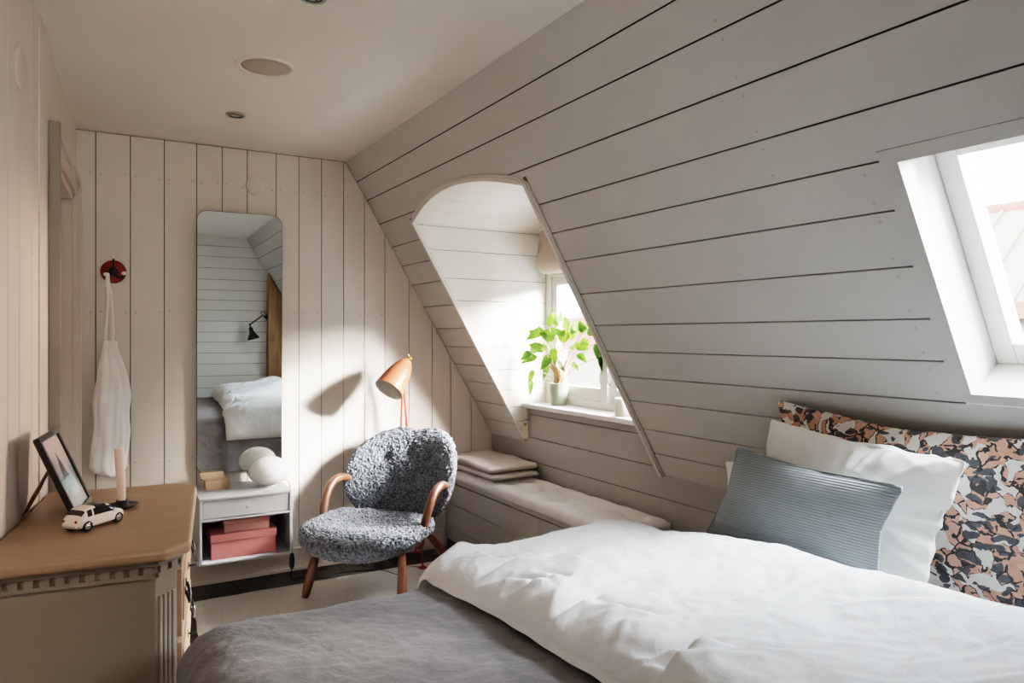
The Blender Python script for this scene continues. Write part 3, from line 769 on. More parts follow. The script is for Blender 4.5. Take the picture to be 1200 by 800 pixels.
# toy car
def toy_car():
    L = .155; Wd = .068
    hd = math.atan2(.68, .735)
    t = thing('toy_car', 'cream toy hatchback car with black windows parked on the chest', 'toy car', (.012, 2.228, ZCH+.0005), hd)
    zt = [(-.5,.30),(-.485,.50),(-.44,.60),(-.40,.70),(-.345,.90),(-.27,.985),(-.14,1.0),(.0,1.0),(.10,.985),(.165,.94),(.225,.85),(.30,.69),(.345,.63),(.40,.585),(.45,.51),(.48,.43),(.5,.30)]
    Hh = .062
    def top(x):
        for (a, za), (b, zb) in zip(zt[:-1], zt[1:]):
            if a <= x <= b: return za+(zb-za)*(x-a)/(b-a)
        return .3
    xs = sorted(set([a for a, _ in zt]+[-.36, -.31, -.21, -.19, -.05, .05, .12, .20, .26, .28]))
    belt = .60; mb = MB(); rings = []
    for x in xs:
        T = top(x); e = max(0, abs(x)-.30)/.20; w = (1-.30*e**2.2); zl_ = .14+.06*e**2
        bz = min(belt, T*.97)
        wt = .78 if T > belt+.05 else .90
        half = [(0, zl_), (w*.85, zl_), (w*.97, zl_+.06), (w*1.0, .35 if T > .37 else T*.8), (w*.96, bz), (w*(.96-(.96-wt)*.9), T-.04 if T > bz+.08 else T*.985), (w*wt*.72, T-.005), (0, T)]
        pts = [(x*L, y*Wd/2, z*Hh) for y, z in half]+[(x*L, -y*Wd/2, z*Hh) for y, z in reversed(half[1:-1])]
        rings.append(pts)
    n = len(rings[0])
    for i in range(len(rings)-1):
        xm = (xs[i]+xs[i+1])/2
        for j in range(n):
            mi = 0
            side = j in (4, n-5)
            if side and (-.30 < xm < -.21 or -.19 < xm < .265) and top(xm) > belt+.10: mi = 1
            roof = j in (5, 6, n-7, n-6)
            if roof and (.165 < xm < .30 or -.42 < xm < -.345): mi = 1
            if side and j in (4,) and False: mi = 1
            if roof and -.14 < xm < .11: mi = 1
            mb.add([rings[i][j], rings[i][(j+1)%n], rings[i+1][(j+1)%n], rings[i+1][j]], [(0,1,2,3)], mi)
    mb.add(rings[0], [tuple(range(n))]); mb.add(rings[-1], [tuple(range(n-1,-1,-1))])
    o = mb.build('body', [M_carpaint, M_carglass], t)
    bm = bmesh.new(); bm.from_mesh(o.data); bmesh.ops.remove_doubles(bm, verts=bm.verts, dist=1e-5); bmesh.ops.recalc_face_normals(bm, faces=bm.faces); bm.to_mesh(o.data); bm.free()
    o.data.polygons.foreach_set('use_smooth', [True]*len(o.data.polygons)); q = o.modifiers.new('s', 'SUBSURF'); q.levels = q.render_levels = 1
    for x in (-.315, .325):
        for s in (-1, 1):
            Mx = Matrix.Translation((x*L, s*(Wd/2-.012), .0145)) @ Matrix.Rotation(-s*PI/2, 4, 'X')
            wm = MB(); wm.lathe([(.009, -.004), (.0135, -.004), (.0142, .0), (.0142, .009), (.013, .0125), (.0098, .013), (.0095, .0105), (.009, .010)], 28, 0, Mx, closed=True)
            wo = wm.build('wheel', M_rubber, t, smooth=True)
            rm = MB(); rm.lathe([(.0097, .002), (.0097, .0112), (.0075, .0125), (.004, .0098), (.003, .0125), (.0005, .013)], 24, 0, Mx); rm.build('rim', M_chrome, wo, smooth=True)
    for s in (-1, 1):
        m2 = MB(); m2.box((-.487*L, s*.60*Wd/2-.003, .36*Hh), (-.455*L, s*.60*Wd/2+.004, .53*Hh)); m2.build('tail_light', M_carred, t, bevel=.001)
        m2 = MB(); m2.lathe([(.004, 0), (.004, .003), (.0005, .0045)], 12, 0, Matrix.Translation((.445*L, s*.62*Wd/2, .42*Hh)) @ Matrix.Rotation(PI/2, 4, 'Y')); m2.build('headlight', M_chrome, t, smooth=True)
        m2 = MB(); m2.box((.215*L, s*(Wd/2-.004), .60*Hh), (.25*L, s*(Wd/2+.004), .70*Hh)); m2.build('wing_mirror', M_carpaint, t, bevel=.0012)
    for x in (-.495, .47):
        m2 = MB(); m2.tube(bez([(x*L+.006*(1 if x<0 else -1), -.80*Wd/2, .27*Hh), (x*L, -.5*Wd/2, .27*Hh), (x*L-.001, 0, .27*Hh), (x*L, .5*Wd/2, .27*Hh), (x*L+.006*(1 if x<0 else -1), .80*Wd/2, .27*Hh)], 4), .0016, 8); m2.build('bumper', M_chrome, t, smooth=True)
    m2 = MB(); m2.box((-.492*L, -.30*Wd/2, .40*Hh), (-.474*L, .30*Wd/2, .46*Hh)); m2.build('number_plate', M_white, t)
toy_car()
# candle and holder
t = thing('candle_holder', 'flat black dish candle holder on the chest', 'candle holder', (.085, 2.421, ZCH+.0005), .3)
mb = MB(); mb.lathe([(.001, .0), (.030, .0), (.044, .008), (.046, .011), (.040, .010), (.022, .006), (.016, .007), (.016, .024), (.0125, .024), (.0125, .010), (.001, .010)], 40); mb.build('dish', M_blackmetal, t, smooth=True)
o = None
mb = MB(); mb.tube(bez([(0,0,0), (-.001,0,.03), (-.0025,.001,.075), (-.005,.001,.12), (-.007,.002,.15), (-.008,.002,.168)], 5), [.0098+.0035*min(1, i/14) - (.004 if i > 24 else 0) for i in range(26)], 20)
mb.tube([(-.008,.002,.167), (-.0083,.002,.176)], .0012, 6, 0)
c = mb.build('candle', M_candle, None, smooth=True); c.location = (.085, 2.421, ZCH+.0112)
tag(c, 'cream dinner candle standing in the black dish on the chest', 'candle')

# ------------------------------------------------------------------ hook and cotton bag on the back wall
def hook():
    t = thing('wall_hook', 'round red wall hook with three white porcelain knobs', 'hook', (.105, back_y(.105)-.0005, 1.615))
    Ry = Matrix.Rotation(PI/2, 4, 'X')
    mb = MB(); mb.lathe([(.001, 0), (.056, 0), (.056, .012), (.05, .018), (.001, .019)], 44, 0, Ry); mb.build('plate', M_red, t, smooth=True)
    arms = [((0,-.018,.0), (.0,-.05,.012), (-.002,-.075,.05), (-.002,-.08,.066)), ((0,-.018,-.01), (.02,-.045,-.03), (.036,-.068,-.028), (.042,-.075,-.012)), ((0,-.018,-.01), (-.018,-.045,-.03), (-.028,-.068,-.034), (-.034,-.078,-.020))]
    mb = MB(); mb.lathe([(.001, 0.018), (.022, .018), (.018, .03), (.001, .034)], 24, 0, Ry)
    for a in arms: mb.tube(bez(a, 6), .0048, 10)
    mb.build('prongs', M_blackmetal, t, smooth=True)
    for a in arms:
        mb = MB(); p = Vector(a[-1]); mb.lathe([(.001,-.010)]+[(.0115*math.sin(PI*k/10), -.010*math.cos(PI*k/10)) for k in range(1, 10)]+[(.001,.010)], 20, 0, Matrix.Translation(p)); mb.build('knob', M_porc, t, smooth=True)
hook()
def bag():
    # hangs in front of the wall from the lower left prong; local x along wall, y out of the wall (negative = towards room)
    X0, Y0 = .093, back_y(.093)-.048
    t = thing('cotton_bag', 'white cotton drawstring bag hanging from the red wall hook', 'bag', (X0, Y0, .62))
    lev = [(.0,.010,.060,.010),(.012,-.004,.074,.022),(.05,-.012,.080,.034),(.14,-.006,.078,.040),(.26,-.003,.076,.040),(.36,.002,.074,.038),(.44,.004,.070,.036),(.50,.004,.060,.030),(.56,-.002,.045,.024),(.60,-.008,.034,.019),(.63,-.010,.027,.015),(.655,-.010,.024,.013)]
    zz = np.linspace(0, .655, 60); ring = []
    for z in zz:
        c, hw, hd = [float(np.interp(z, [l[0] for l in lev], [l[k] for l in lev])) for k in (1, 2, 3)]
        P = []
        for j in range(72):
            th = 2*PI*j/72; cx, sy = math.cos(th), math.sin(th)
            f = .006*math.sin(3*th+1.2+z*2)+.0035*math.sin(7*th+z*9)+.0022*math.sin(13*th-z*6)
            f += .012*noise.noise(Vector((cx*1.2, sy*1.2, z*7)))
            gather = .14*math.sin(11*th)*max(0, (z-.52)/.13)
            x = c+(hw*(1+gather*.5)+f)*cx; y = min(.044, (hd*(1+gather)+f)*sy)
            zz_ = z
            if z < .04: zz_ = z + (.055*max(0, (cx-.25))**1.3 + .018*max(0,-cx-.3) + .009*math.sin(5*th))*(1-z/.04)
            if .42 < z < .56: y -= .018*max(0, math.sin((z-.42)/.14*PI))*max(0, cx+.2)*(1 if sy < 0 else 0)
            P.append((x, y, zz_))
        ring.append(P)
    mb = MB(); mb.rings(ring); mb.build('body', M_cotton, t, smooth=True)
    mb = MB()
    kx, ky, kz = -.014, -.024, .958
    for off, w in ((-.013, .008), (.012, .011)):
        path = bez([(-.010+off*1.2, 0, .64), (-.008+off*1.0, -.006, .74), (-.008+off*.55, -.014, .86), (kx+off*.25, ky, kz-.03), (kx+off*.1, ky-.005, kz)], 7)
        mb.tube(path, [w*(1.25-.45*i/len(path)) for i in range(len(path))], 10, sx=.45)
    path = bez([(kx-.004, ky-.006, kz-.05), (kx-.003, ky-.012, kz+.008), (kx, ky+.004, kz+.018), (kx+.002, ky+.014, kz-.002), (kx+.002, ky+.012, kz-.06)], 7)
    mb.tube(path, .0085, 10, sx=.5)
    mb.build('strap', M_cotton, t, smooth=True)
bag()

# ------------------------------------------------------------------ mirror
def mirror():
    x0, x1, z0, z1 = .478, .905, .580, 1.948
    cx = (x0+x1)/2; t = thing('wall_mirror', 'tall frameless mirror with rounded corners hung on the back wall', 'mirror', (cx, back_y(cx)-.034, z0), -.027); t.rotation_euler.x = .0089
    w = (x1-x0)/2; h = z1-z0; r = .05
    def rr(e):
        P = []
        for (sx, sz, a0) in ((1,1,0),(-1,1,90),(-1,-1,180),(1,-1,270)):
            for k in range(9):
                a = R(a0+90*k/8); P.append((sx*(w-r)+(r-e)*math.cos(a), h/2+sz*(h/2-r)+(r-e)*math.sin(a)))
        return P
    mb = MB(); P = rr(.0015); k = len(P)
    mb.add([(x, -.0030, z) for x, z in P], [tuple(range(k))]); mb.build('glass', MATS['mirror'], t, fixn=False)
    mb = MB(); P0 = rr(0)
    mb.add([(x, -.0028, z) for x, z in P0]+[(x, .004, z) for x, z in P0], [tuple(range(k)), tuple(range(2*k-1, k-1, -1))]+[(i,(i+1)%k,k+(i+1)%k,k+i) for i in range(k)]); mb.build('backing', M_blackmetal, t)
    for x in (-.12, .12):
        for z in (.2, 1.1): mb = MB(); mb.box((x-.03, .004, z), (x+.03, .0285, z+.05)); mb.build('standoff', M_dark, t)
mirror()

# ------------------------------------------------------------------ bedside cabinet and what is on it
ROTB = -.022
def cab():
    x0, x1, yf, zb, zt_ = .460, .890, 3.660, .200, .519
    cx = (x0+x1)/2; W = (x1-x0)/2; yb = back_y(cx)-.001; d = yb-yf
    t = thing('bedside_cabinet', 'pale grey wall hung bedside cabinet with one drawer and open shelf', 'cabinet', (cx, yb, zb), ROTB)
    h = zt_-zb; p = .011
    mb = MB(); mb.box((-W, -d, 0), (-W+p, 0, h)); mb.box((W-p, -d, 0), (W, 0, h)); mb.box((-W+p, -d, h-p), (W-p, 0, h)); mb.box((-W+p, -d, 0), (W-p, 0, p))
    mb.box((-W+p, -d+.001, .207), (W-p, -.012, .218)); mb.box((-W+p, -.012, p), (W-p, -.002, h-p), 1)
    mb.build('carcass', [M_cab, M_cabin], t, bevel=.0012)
    mb = MB(); mb.box((-W+p+.003, -d+.006, .2215), (W-p-.003, -d+.024, h-p-.003)); mb.box((-W+p+.006, -d+.024, .2225), (W-p-.006, -.06, .285), 0)
    dr = mb.build('drawer', M_cab, t, bevel=.001)
    mb = MB(); mb.lathe([(.0045, 0), (.0045, .014), (.009, .017), (.009, .026), (.007, .028)], 18, 0, Matrix.Translation((0, -d+.006, .265)) @ Matrix.Rotation(PI/2, 4, 'X')); mb.build('knob', M_steel, dr, smooth=True)
cab()
def on_cab(x, y): return (x, y, .5195)
# opal table lamp
t = thing('table_lamp', 'white opal glass globe table lamp on the bedside cabinet', 'lamp', (.800, 3.815, .5195), -.2)
prof = [(.001, .004), (.028, .004)]
for k in range(3, 29):
    a = PI*k/28; prof.append((.1*math.sin(a), .080-.076*math.cos(a)))
prof[-1] = (.001, .156)
mb = MB(); mb.lathe(prof, 56); mb.build('globe', MATS['opal'], t, smooth=True)
mb = MB(); mb.lathe([(.001, 0), (.037, 0), (.037, .006), (.033, .011), (.020, .012)], 36); mb.build('base', M_white, t, smooth=True)
mb = MB(); mb.tube(bez([(.030, .02, .004), (.055, .045, .012), (.08, .06, .016), (.102, .06, .006), (.108, .066, -.02), (.108, .13, -.12), (.104, .12, -.30)], 6), .0025, 8); mb.build('cord', M_dark, t, smooth=True)
# kraft box with a folded card
t = thing('kraft_box', 'small lidded kraft cardboard box on left of the bedside cabinet', 'box', (.562, 3.905, .5195), ROTB)
mb = MB(); mb.box((-.055, -.052, 0), (.055, .05, .030)); mb.build('box_base', M_kraft, t, bevel=.001)
mb = MB(); mb.box((-.0565, -.0535, .0285), (.0565, .0515, .046)); mb.build('lid', M_kraft, t, bevel=.001)
t = thing('notebook', 'thin curled kraft notebook lying on the kraft box', 'notebook', (.548, 3.915, .5660), ROTB)
rr = []
for k in range(13):
    y = -.03+.075*k/12; z = .002+.016*(k/12)**1.6
    rr.append([(-.06, y, z), (.052, y, z), (.052, y, z+.009), (-.06, y, z+.009)])
mb = MB(); mb.rings(rr); mb.build('cover', M_kraft, t)
mb = MB(); mb.rings([[(x*.97-.0005, y+.001, z+(.0017 if i < 2 else -.0017)) for i, (x, y, z) in enumerate(r)] for r in rr[1:-1]]); mb.build('pages', M_jar, t)
# storage boxes inside the cabinet
def sbox(name, label, x0, x1, y0, y1, z0, z1, lidh, mat, line):
    cx, cy = (x0+x1)/2, (y0+y1)/2; t = thing(name, label, 'box', (cx, cy, z0), ROTB, group='pink boxes in the bedside cabinet')
    a, b, h = (x1-x0)/2, (y1-y0)/2, z1-z0
    mb = MB(); mb.box((-a, -b, 0), (a, b, h-.004)); mb.build('box_base', mat, t, bevel=.0012)
    mb = MB(); mb.box((-a-.003, -b-.003, h-lidh), (a+.003, b+.003, h)); mb.build('lid', mat, t, bevel=.0015)
    mb = MB(); mb.box((-a-.0034, -b-.0034, h-lidh-.0012), (a+.0034, b+.0034, h-lidh)); mb.build('lid_edge', line, t)
sbox('storage_box', 'larger coral pink lidded storage box on the lower shelf of the cabinet', .512, .815, 3.695, 3.93, .2115, .332, .036, M_pink, M_pinkline)
sbox('storage_box', 'smaller dusty pink lidded box stacked on the coral pink box', .575, .785, 3.715, 3.90, .3325, .392, .022, M_dusty, M_pinkline)
# inline dimmer hanging below the cabinet
t = thing('cord_dimmer', 'black inline cord dimmer hanging beside bedside cabinet above floor', 'dimmer', (.912, 3.78, .08))
mb = MB(); rr = []
for k in range(13):
    a = PI*k/12; z = .043-.043*math.cos(a); s_ = max(.05, math.sin(a)**.5)
    rr.append([(.013*s_*math.cos(q), .016*s_*math.sin(q), z) for q in [2*PI*j/16 for j in range(16)]])
mb.rings(rr); mb.build('body', M_dark, t, smooth=True)
mb = MB(); mb.tube(bez([(0,0,.084), (0,.006,.16), (-.002,.05,.30)], 6), .0028, 8); mb.tube(bez([(0,0,.002), (.004,.03,-.05), (.03,.06,-.0755), (.12,.085,-.0765)], 6), .0028, 8); mb.build('cord', M_dark, t, smooth=True)

# ------------------------------------------------------------------ rug
def rug():
    mb = MB(); n = 40; rr = []
    C = [(.34, 2.25), (1.70, 2.20), (1.80, 3.745), (.435, 3.775)]
    nx, ny = 60, 70; V = []; F = []
    for j in range(ny+1):
        for i in range(nx+1):
            u, v = i/nx, j/ny
            x = (C[0][0]*(1-u)+C[1][0]*u)*(1-v)+(C[3][0]*(1-u)+C[2][0]*u)*v; y = (C[0][1]*(1-u)+C[1][1]*u)*(1-v)+(C[3][1]*(1-u)+C[2][1]*u)*v
            e = min(u, 1-u, v, 1-v); V.append((x+.004*noise.noise(Vector((y*9,0,1)))*(1 if u in (0,1) else 0), y, .0095+.0025*noise.noise(Vector((x*14,y*14,0))) if e > 0 else .0005))
    for j in range(ny):
        for i in range(nx): F.append((j*(nx+1)+i, j*(nx+1)+i+1, (j+1)*(nx+1)+i+1, (j+1)*(nx+1)+i))
    mb.add(V, F); o = mb.build('rug', MATS['rug'], None, smooth=True)
    tag(o, 'pale grey woven wool rug under the sheepskin armchair', 'rug')
rug()

# ------------------------------------------------------------------ sheepskin armchair
def wool_disp(h=.010, spacing=.0125):
    def go(o):
        me = o.data; n = len(me.vertices)
        co = np.empty(n*3); me.vertices.foreach_get('co', co); co = co.reshape(-1,3)
        no = np.empty(n*3); me.vertex_normals.foreach_get('vector', no); no = no.reshape(-1,3)
        # poisson-ish tuft centres
        idx = np.random.permutation(n); kd = None; cells = {}; cen = []
        for i in idx:
            p = co[i]; key = tuple((p/spacing).astype(int)); ok = True
            for dx in (-1,0,1):
                for dy in (-1,0,1):
                    for dz in (-1,0,1):
                        for q in cells.get((key[0]+dx, key[1]+dy, key[2]+dz), ()):
                            if ((co[q]-p)**2).sum() < (spacing*.72)**2: ok = False; break
                        if not ok: break
                    if not ok: break
                if not ok: break
            if ok: cells.setdefault(key, []).append(i); cen.append(i)
        kd = kdtree.KDTree(len(cen))
        for k, i in enumerate(cen): kd.insert(co[i], k)
        kd.balance(); rnd = np.random.rand(len(cen)); off = np.random.randn(len(cen), 3)
        dd = np.zeros(n); tuft = np.zeros(n); lat = np.zeros((n, 3))
        for i in range(n):
            p = Vector(co[i]); w = Vector((nz(p, 130), nz(p+Vector((5,0,0)), 130), nz(p+Vector((0,7,0)), 130)))*.0035
            _, k, dist = kd.find(p+w); f = max(0, 1-(dist/(spacing*.80))**2)
            dd[i] = h*(f*(.55+.75*rnd[k])) + .003*nz(p, 190); tuft[i] = min(1, f*(.55+.6*rnd[k])); lat[i] = off[k]*.0022*f
        co2 = co + no*dd[:,None] + lat
        me.vertices.foreach_set('co', co2.ravel())
        at = me.attributes.new('tuft', 'FLOAT', 'POINT'); at.data.foreach_set('value', tuft)
        me.update()
    return go
def armchair():
    t = thing('armchair', 'grey sheepskin lounge chair with bentwood walnut arms on the rug', 'armchair', (1.3176, 3.4929, .0128), R(128))
    # local +y is the way the chair faces, +x its left-hand side
    Z0 = -.010
    def seat_map(x, y, w):
        yy = y+.165
        z = .314 - .055*(yy-.15) + .05*(yy-.15)**2
        z += .055*(abs(x)/.3)**2.2*(.6 if yy > 0 else .3)
        z += -.035*math.exp(-((x/.17)**2+((yy-.10)/.20)**2))*(1 if w > 0 else .0)
        z += .018*math.exp(-((yy-.38)/.10)**2)*(1 if w > 0 else 0)
        return (x, yy+.25*w*(1 if yy > .3 else 0), z+w+Z0)
    def seat_out(th):
        x, y = superell(.305, .300, 2.6)(th)
        y += -.02*(abs(x)/.32)**2 if y > 0 else 0
        return x, y
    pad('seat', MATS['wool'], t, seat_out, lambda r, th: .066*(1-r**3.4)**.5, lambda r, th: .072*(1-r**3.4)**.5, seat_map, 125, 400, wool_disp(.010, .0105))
    def back_out(th):
        x, y = superell(.328, .270, 2.6)(th)
        if y > 0: x *= 1.0+.02*(y/.275)
        else: x *= 1-.32*(abs(y)/.275)**1.4
        if y > 0: y -= .018*math.exp(-(x/.07)**2)   # clam dip at the middle of the top
        return x, y
    def back_map(x, y, w):
        zc = .520+y*.95
        yb = -.185 - (y+.16)*.42*(1) - .10*max(0, y)**1.0*.4
        wrap = .15*(abs(x)/.335)**2.2
        nn = Vector((-(.9*x/.335)*.55, 1, .35)).normalized()
        dimple = 0
        if w > 0:
            for bx, by in ((-.15,.10),(0,.12),(.15,.10),(-.085,-.02),(.085,-.02)):
                dimple += .022*math.exp(-(((x-bx)/.032)**2+((y-by)/.032)**2))
        p = Vector((x*.98, yb+wrap, zc)) + nn*(w-dimple)
        return (p.x, p.y, p.z+Z0)
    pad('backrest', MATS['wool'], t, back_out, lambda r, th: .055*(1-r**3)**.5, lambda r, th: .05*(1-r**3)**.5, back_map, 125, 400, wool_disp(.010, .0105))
    for s in (1, -1):
        P = bez([(s*.27, .125, .29), (s*.288, .13, .37), (s*.302, .095, .475), (s*.305, .035, .545), (s*.303, -.04, .565), (s*.298, -.11, .548), (s*.285, -.15, .530)], 8)
        mb = MB(); n = len(P); mb.tube([p+Vector((0,0,Z0-.028)) for p in P], [.0165+.004*math.sin(PI*i/(n-1)) for i in range(n)], 16, sx=1.05); mb.build('armrest', M_walnut, t, smooth=True)
        def leg(a, b, r0, rm, r1):
            a, b = Vector(a), Vector(b); pts = [a.lerp(b, k/10) for k in range(11)]
            rad = [float(np.interp(k/10, [0, .65, .96, 1], [r0, rm, r1, r1*.8])) for k in range(11)]
            m = MB(); m.tube(pts, rad, 18); m.v = [(x, y, max(z, 0.0)) for x, y, z in m.v]; return m.build('leg', M_walnut, t, smooth=True)
        leg((s*.235, .235, .265), (s*.272, .302, 0), .017, .024, .021)
        leg((s*.195, -.06, .29), (s*.235, -.36, 0), .017, .024, .021)
    mb = MB(); mb.box((-.20, -.08, .232), (.20, .23, .252)); mb.build('seat_frame', M_walnut, t, bevel=.006)
armchair()

# ------------------------------------------------------------------ copper floor lamp
def floor_lamp():
    bx, by = 1.592, 3.640
    t = thing('floor_lamp', 'copper tripod floor lamp with conical shade behind the armchair', 'lamp', (bx, by, .0115))
    O = Vector((bx, by, .0115)); A = Vector((1.548, 3.82, 1.105))-O
    F = [Vector((0,0,.006)), Vector((1.68, 3.945, .0))-O, Vector((1.555, 3.955, .0))-O]
    F[1].z = -.0105; F[2].z = -.0105
    for k, f in enumerate(F):
        mb = MB(); a = A+Vector((.006*(k-1), .006*(k == 0), 0)); mb.tube([f, f.lerp(a, .5), a], [.0045, .0075, .0085], 12); l = mb.build('leg', M_copperleg, t, smooth=True)
        mb = MB(); mb.lathe([(.001, 0), (.024, 0), (.024, .006), (.008, .012), (.006, .02)], 24, 0, Matrix.Translation(f-Vector((0,0,.006 if k == 0 else -.0005)))); mb.build('foot', M_copperleg, l, smooth=True)
    ax = (Vector((1.411, 3.70, .991))-Vector((1.553, 3.76, 1.155))).normalized()     # shade axis, apex -> mouth
    ap = Vector((1.551, 3.76, 1.158))-O
    Mx = Matrix.Translation(ap) @ ax.to_track_quat('Z', 'Y').to_matrix().to_4x4()
    L = .215
    outer = [(.020, -.002), (.032, .010), (.046, .035), (.058, .070), (.068, .110), (.076, .150), (.0815, .19), (.0845, L)]
    inner = [(r-.0025, z) for r, z in reversed(outer)]; inner[-1] = (.012, .003)
    mb = MB(); mb.lathe([(.001, -.003)]+outer, 48, 0, Mx); mb.f = [f for f in mb.f if len(f) < 20 or 0 in f]; mb.m = mb.m[:len(mb.f)]
    sh = mb.build('lamp_shade', M_copper, t, smooth=True)
    mb = MB(); mb.lathe(inner+[(.001, .004)], 48, 0, Mx); mb.f = [f for f in mb.f if len(f) < 20]; mb.m = mb.m[:len(mb.f)]; mb.add([Mx @ Vector((r*math.cos(2*PI*j/48), r*math.sin(2*PI*j/48), L)) for r in (.0845, .082) for j in range(48)], [(j, (j+1)%48, 48+(j+1)%48, 48+j) for j in range(48)])
    mb.build('shade_lining', M_inner, sh, smooth=True)
    mb = MB(); mb.tube([Mx @ Vector((0,0,.02)), Mx @ Vector((0,0,.07))], [.016, .018], 16); mb.lathe([(.001,.07),(.014,.072),(.028,.10),(.03,.12),(.02,.142),(.001,.148)], 24, 0, Mx); mb.build('bulb', MATS['opal'], sh, smooth=True)
    mb = MB(); mb.tube([ap-ax*.002, ap-ax*.016], [.012, .010], 14)
    mb.tube([A, A+Vector((.012, .006, .03)), ap+Vector((.012, .012, .012)), ap+Vector((.004, .0, .034))], [.007, .0065, .006, .0045], 10)
    mb.disc(ap+Vector((.012, .004, .010)), (1, -1, .1), .010, .014, 14); mb.build('swivel_joint', M_brass, t, smooth=True)
    mb = MB(); mb.tube(bez([(.02, .0, .0), (-.06, .06, -.004), (-.15, -.03, -.003), (-.22, .10, -.003), (-.40, .16, -.003), (-.52, .13, -.003), (-.60, .19, -.003), (-.55, .26, -.003), (-.45, .30, -.008)], 8), .0032, 8); mb.build('cord', M_dark, t, smooth=True)
floor_lamp()

# ------------------------------------------------------------------ window bench, cushion, blanket
def bench():
    yb = back_y(1.9)-.022; y0 = 1.96
    t = thing('window_bench', 'grey panelled built-in window bench along the low right wall', 'bench', (1.886, y0, 0))
    L = yb-y0; D = X_KNEE-1.886-.001
    mb = MB(); mb.box((.02, 0, .0), (D, L, .405)); mb.build('carcass', M_groove, t)
    for a, b in ((0, .955), (.955, L)):
        for z0, z1 in ((.06, .140), (.140, .280), (.280, .408)):
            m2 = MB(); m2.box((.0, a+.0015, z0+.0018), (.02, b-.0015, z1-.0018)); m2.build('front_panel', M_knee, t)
    mb = MB(); mb.box((.012, 0, 0), (.02, L, .058)); mb.build('plinth', M_dark, t)
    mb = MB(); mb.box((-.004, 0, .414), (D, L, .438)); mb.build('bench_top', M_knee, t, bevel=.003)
bench()
def bench_cushion():
    y0, y1 = 2.34, 3.975; x0, x1 = 1.880, 2.212; zb = .4385
    nx, ny = 26, 120; V = []; F = []
    def top(u, v):
        e = min(1, min(u, 1-u)*7)**.5*min(1, min(v, 1-v)*30)**.5
        z = .034+.026*e
        for k in range(7):
            for uu in (.33, .70):
                d2 = ((u-uu)*.33/.055)**2+((v-(k+.5)/7)*1.63/.075)**2; z -= .034*math.exp(-d2)
        for k in range(7): z -= .009*math.exp(-((v-(k+.5)/7)*1.63/.022)**2)*min(1, min(u, 1-u)*6)
        z -= .006*(math.exp(-((u-.33)*.33/.02)**2)+math.exp(-((u-.70)*.33/.02)**2))
        return z
    for side in (1, 0):
        for j in range(ny+1):
            for i in range(nx+1):
                u, v = i/nx, j/ny; fr = 1-.0
                x = x0+(x1-x0)*u; y = y0+(y1-y0)*v
                if side: z = top(u, v); z += .002*math.sin(v*260)*(u < .02)
                else: z = .0
                if side and i == 0: x -= .004
                V.append((x-x0, y-y0, z))
    q = (nx+1)*(ny+1)
    for j in range(ny):
        for i in range(nx):
            a = j*(nx+1)+i; F.append((a, a+1, a+nx+2, a+nx+1)); F.append((q+a, q+a+nx+1, q+a+nx+2, q+a+1))
    for i in range(nx):
        F.append((i, q+i, q+i+1, i+1)); a = ny*(nx+1)+i; F.append((a, a+1, q+a+1, q+a))
    for j in range(ny):
        a = j*(nx+1); F.append((a, a+nx+1, q+a+nx+1, q+a)); a += nx; F.append((a, q+a, q+a+nx+1, a+nx+1))
    t = thing('bench_cushion', 'long pale tufted seat cushion lying on the window bench', 'cushion', (x0, y0, zb))
    mb = MB(); mb.add(V, F); mb.build('pad', M_cush, t, smooth=True)
    for k in range(7):
        for uu in (.33, .70):
            mb = MB(); mb.lathe([(.001, .0), (.006, .0), (.006, .003), (.001, .005)], 10, 0, Matrix.Translation(((x1-x0)*uu, (y1-y0)*(k+.5)/7, top(uu, (k+.5)/7)-.001))); mb.build('tuft_button', M_cush, t, smooth=True)
bench_cushion()
def blanket():
    # three folds of a wool throw; local x across bench, y along it
    t = thing('folded_blanket', 'folded beige wool blanket at the back end of the bench cushion', 'blanket', (2.035, 3.66, .4990))
    def sheet(z, th, ax, ay, sh, seed):
        n = 40; V = []; F = []
        for s in (1, 0):
            for j in range(n+1):
                for i in range(n+1):
                    u, v = i/n*2-1, j/n*2-1
                    e = (1-max(abs(u), abs(v))**10)**.5
                    x = ax*u+sh[0]; y = ay*v+sh[1]; 
                    w = .010*noise.noise(Vector((x*7+seed, y*5, seed)))+.014*math.exp(-((v+.2)/.35)**2)*(u > -2)*.6
                    V.append((x-.004*w*u, y, z+w*(z > .02)+(th/2*e if s else -th/2*e)))
        q = (n+1)**2
        for j in range(n):
            for i in range(n):
                a = j*(n+1)+i; F += [(a, a+1, a+n+2, a+n+1), (q+a, q+a+n+1, q+a+n+2, q+a+1)]
        for i in range(n):
            a = n*(n+1)+i; F += [(i, q+i, q+i+1, i+1), (a, a+1, q+a+1, q+a)]
            a = i*(n+1); F += [(a, a+n+1, q+a+n+1, q+a)]; a += n; F += [(a, q+a, q+a+n+1, a+n+1)]
        return V, F
    mb = MB(); mb.add(*sheet(.0185, .036, .155, .29, (0, 0), 1)); mb.build('lower_fold', M_blank, t, smooth=True)
    mb = MB(); mb.add(*sheet(.0600, .046, .160, .287, (-.004, .012), 4)); mb.build('upper_fold', M_blank, t, smooth=True)
blanket()

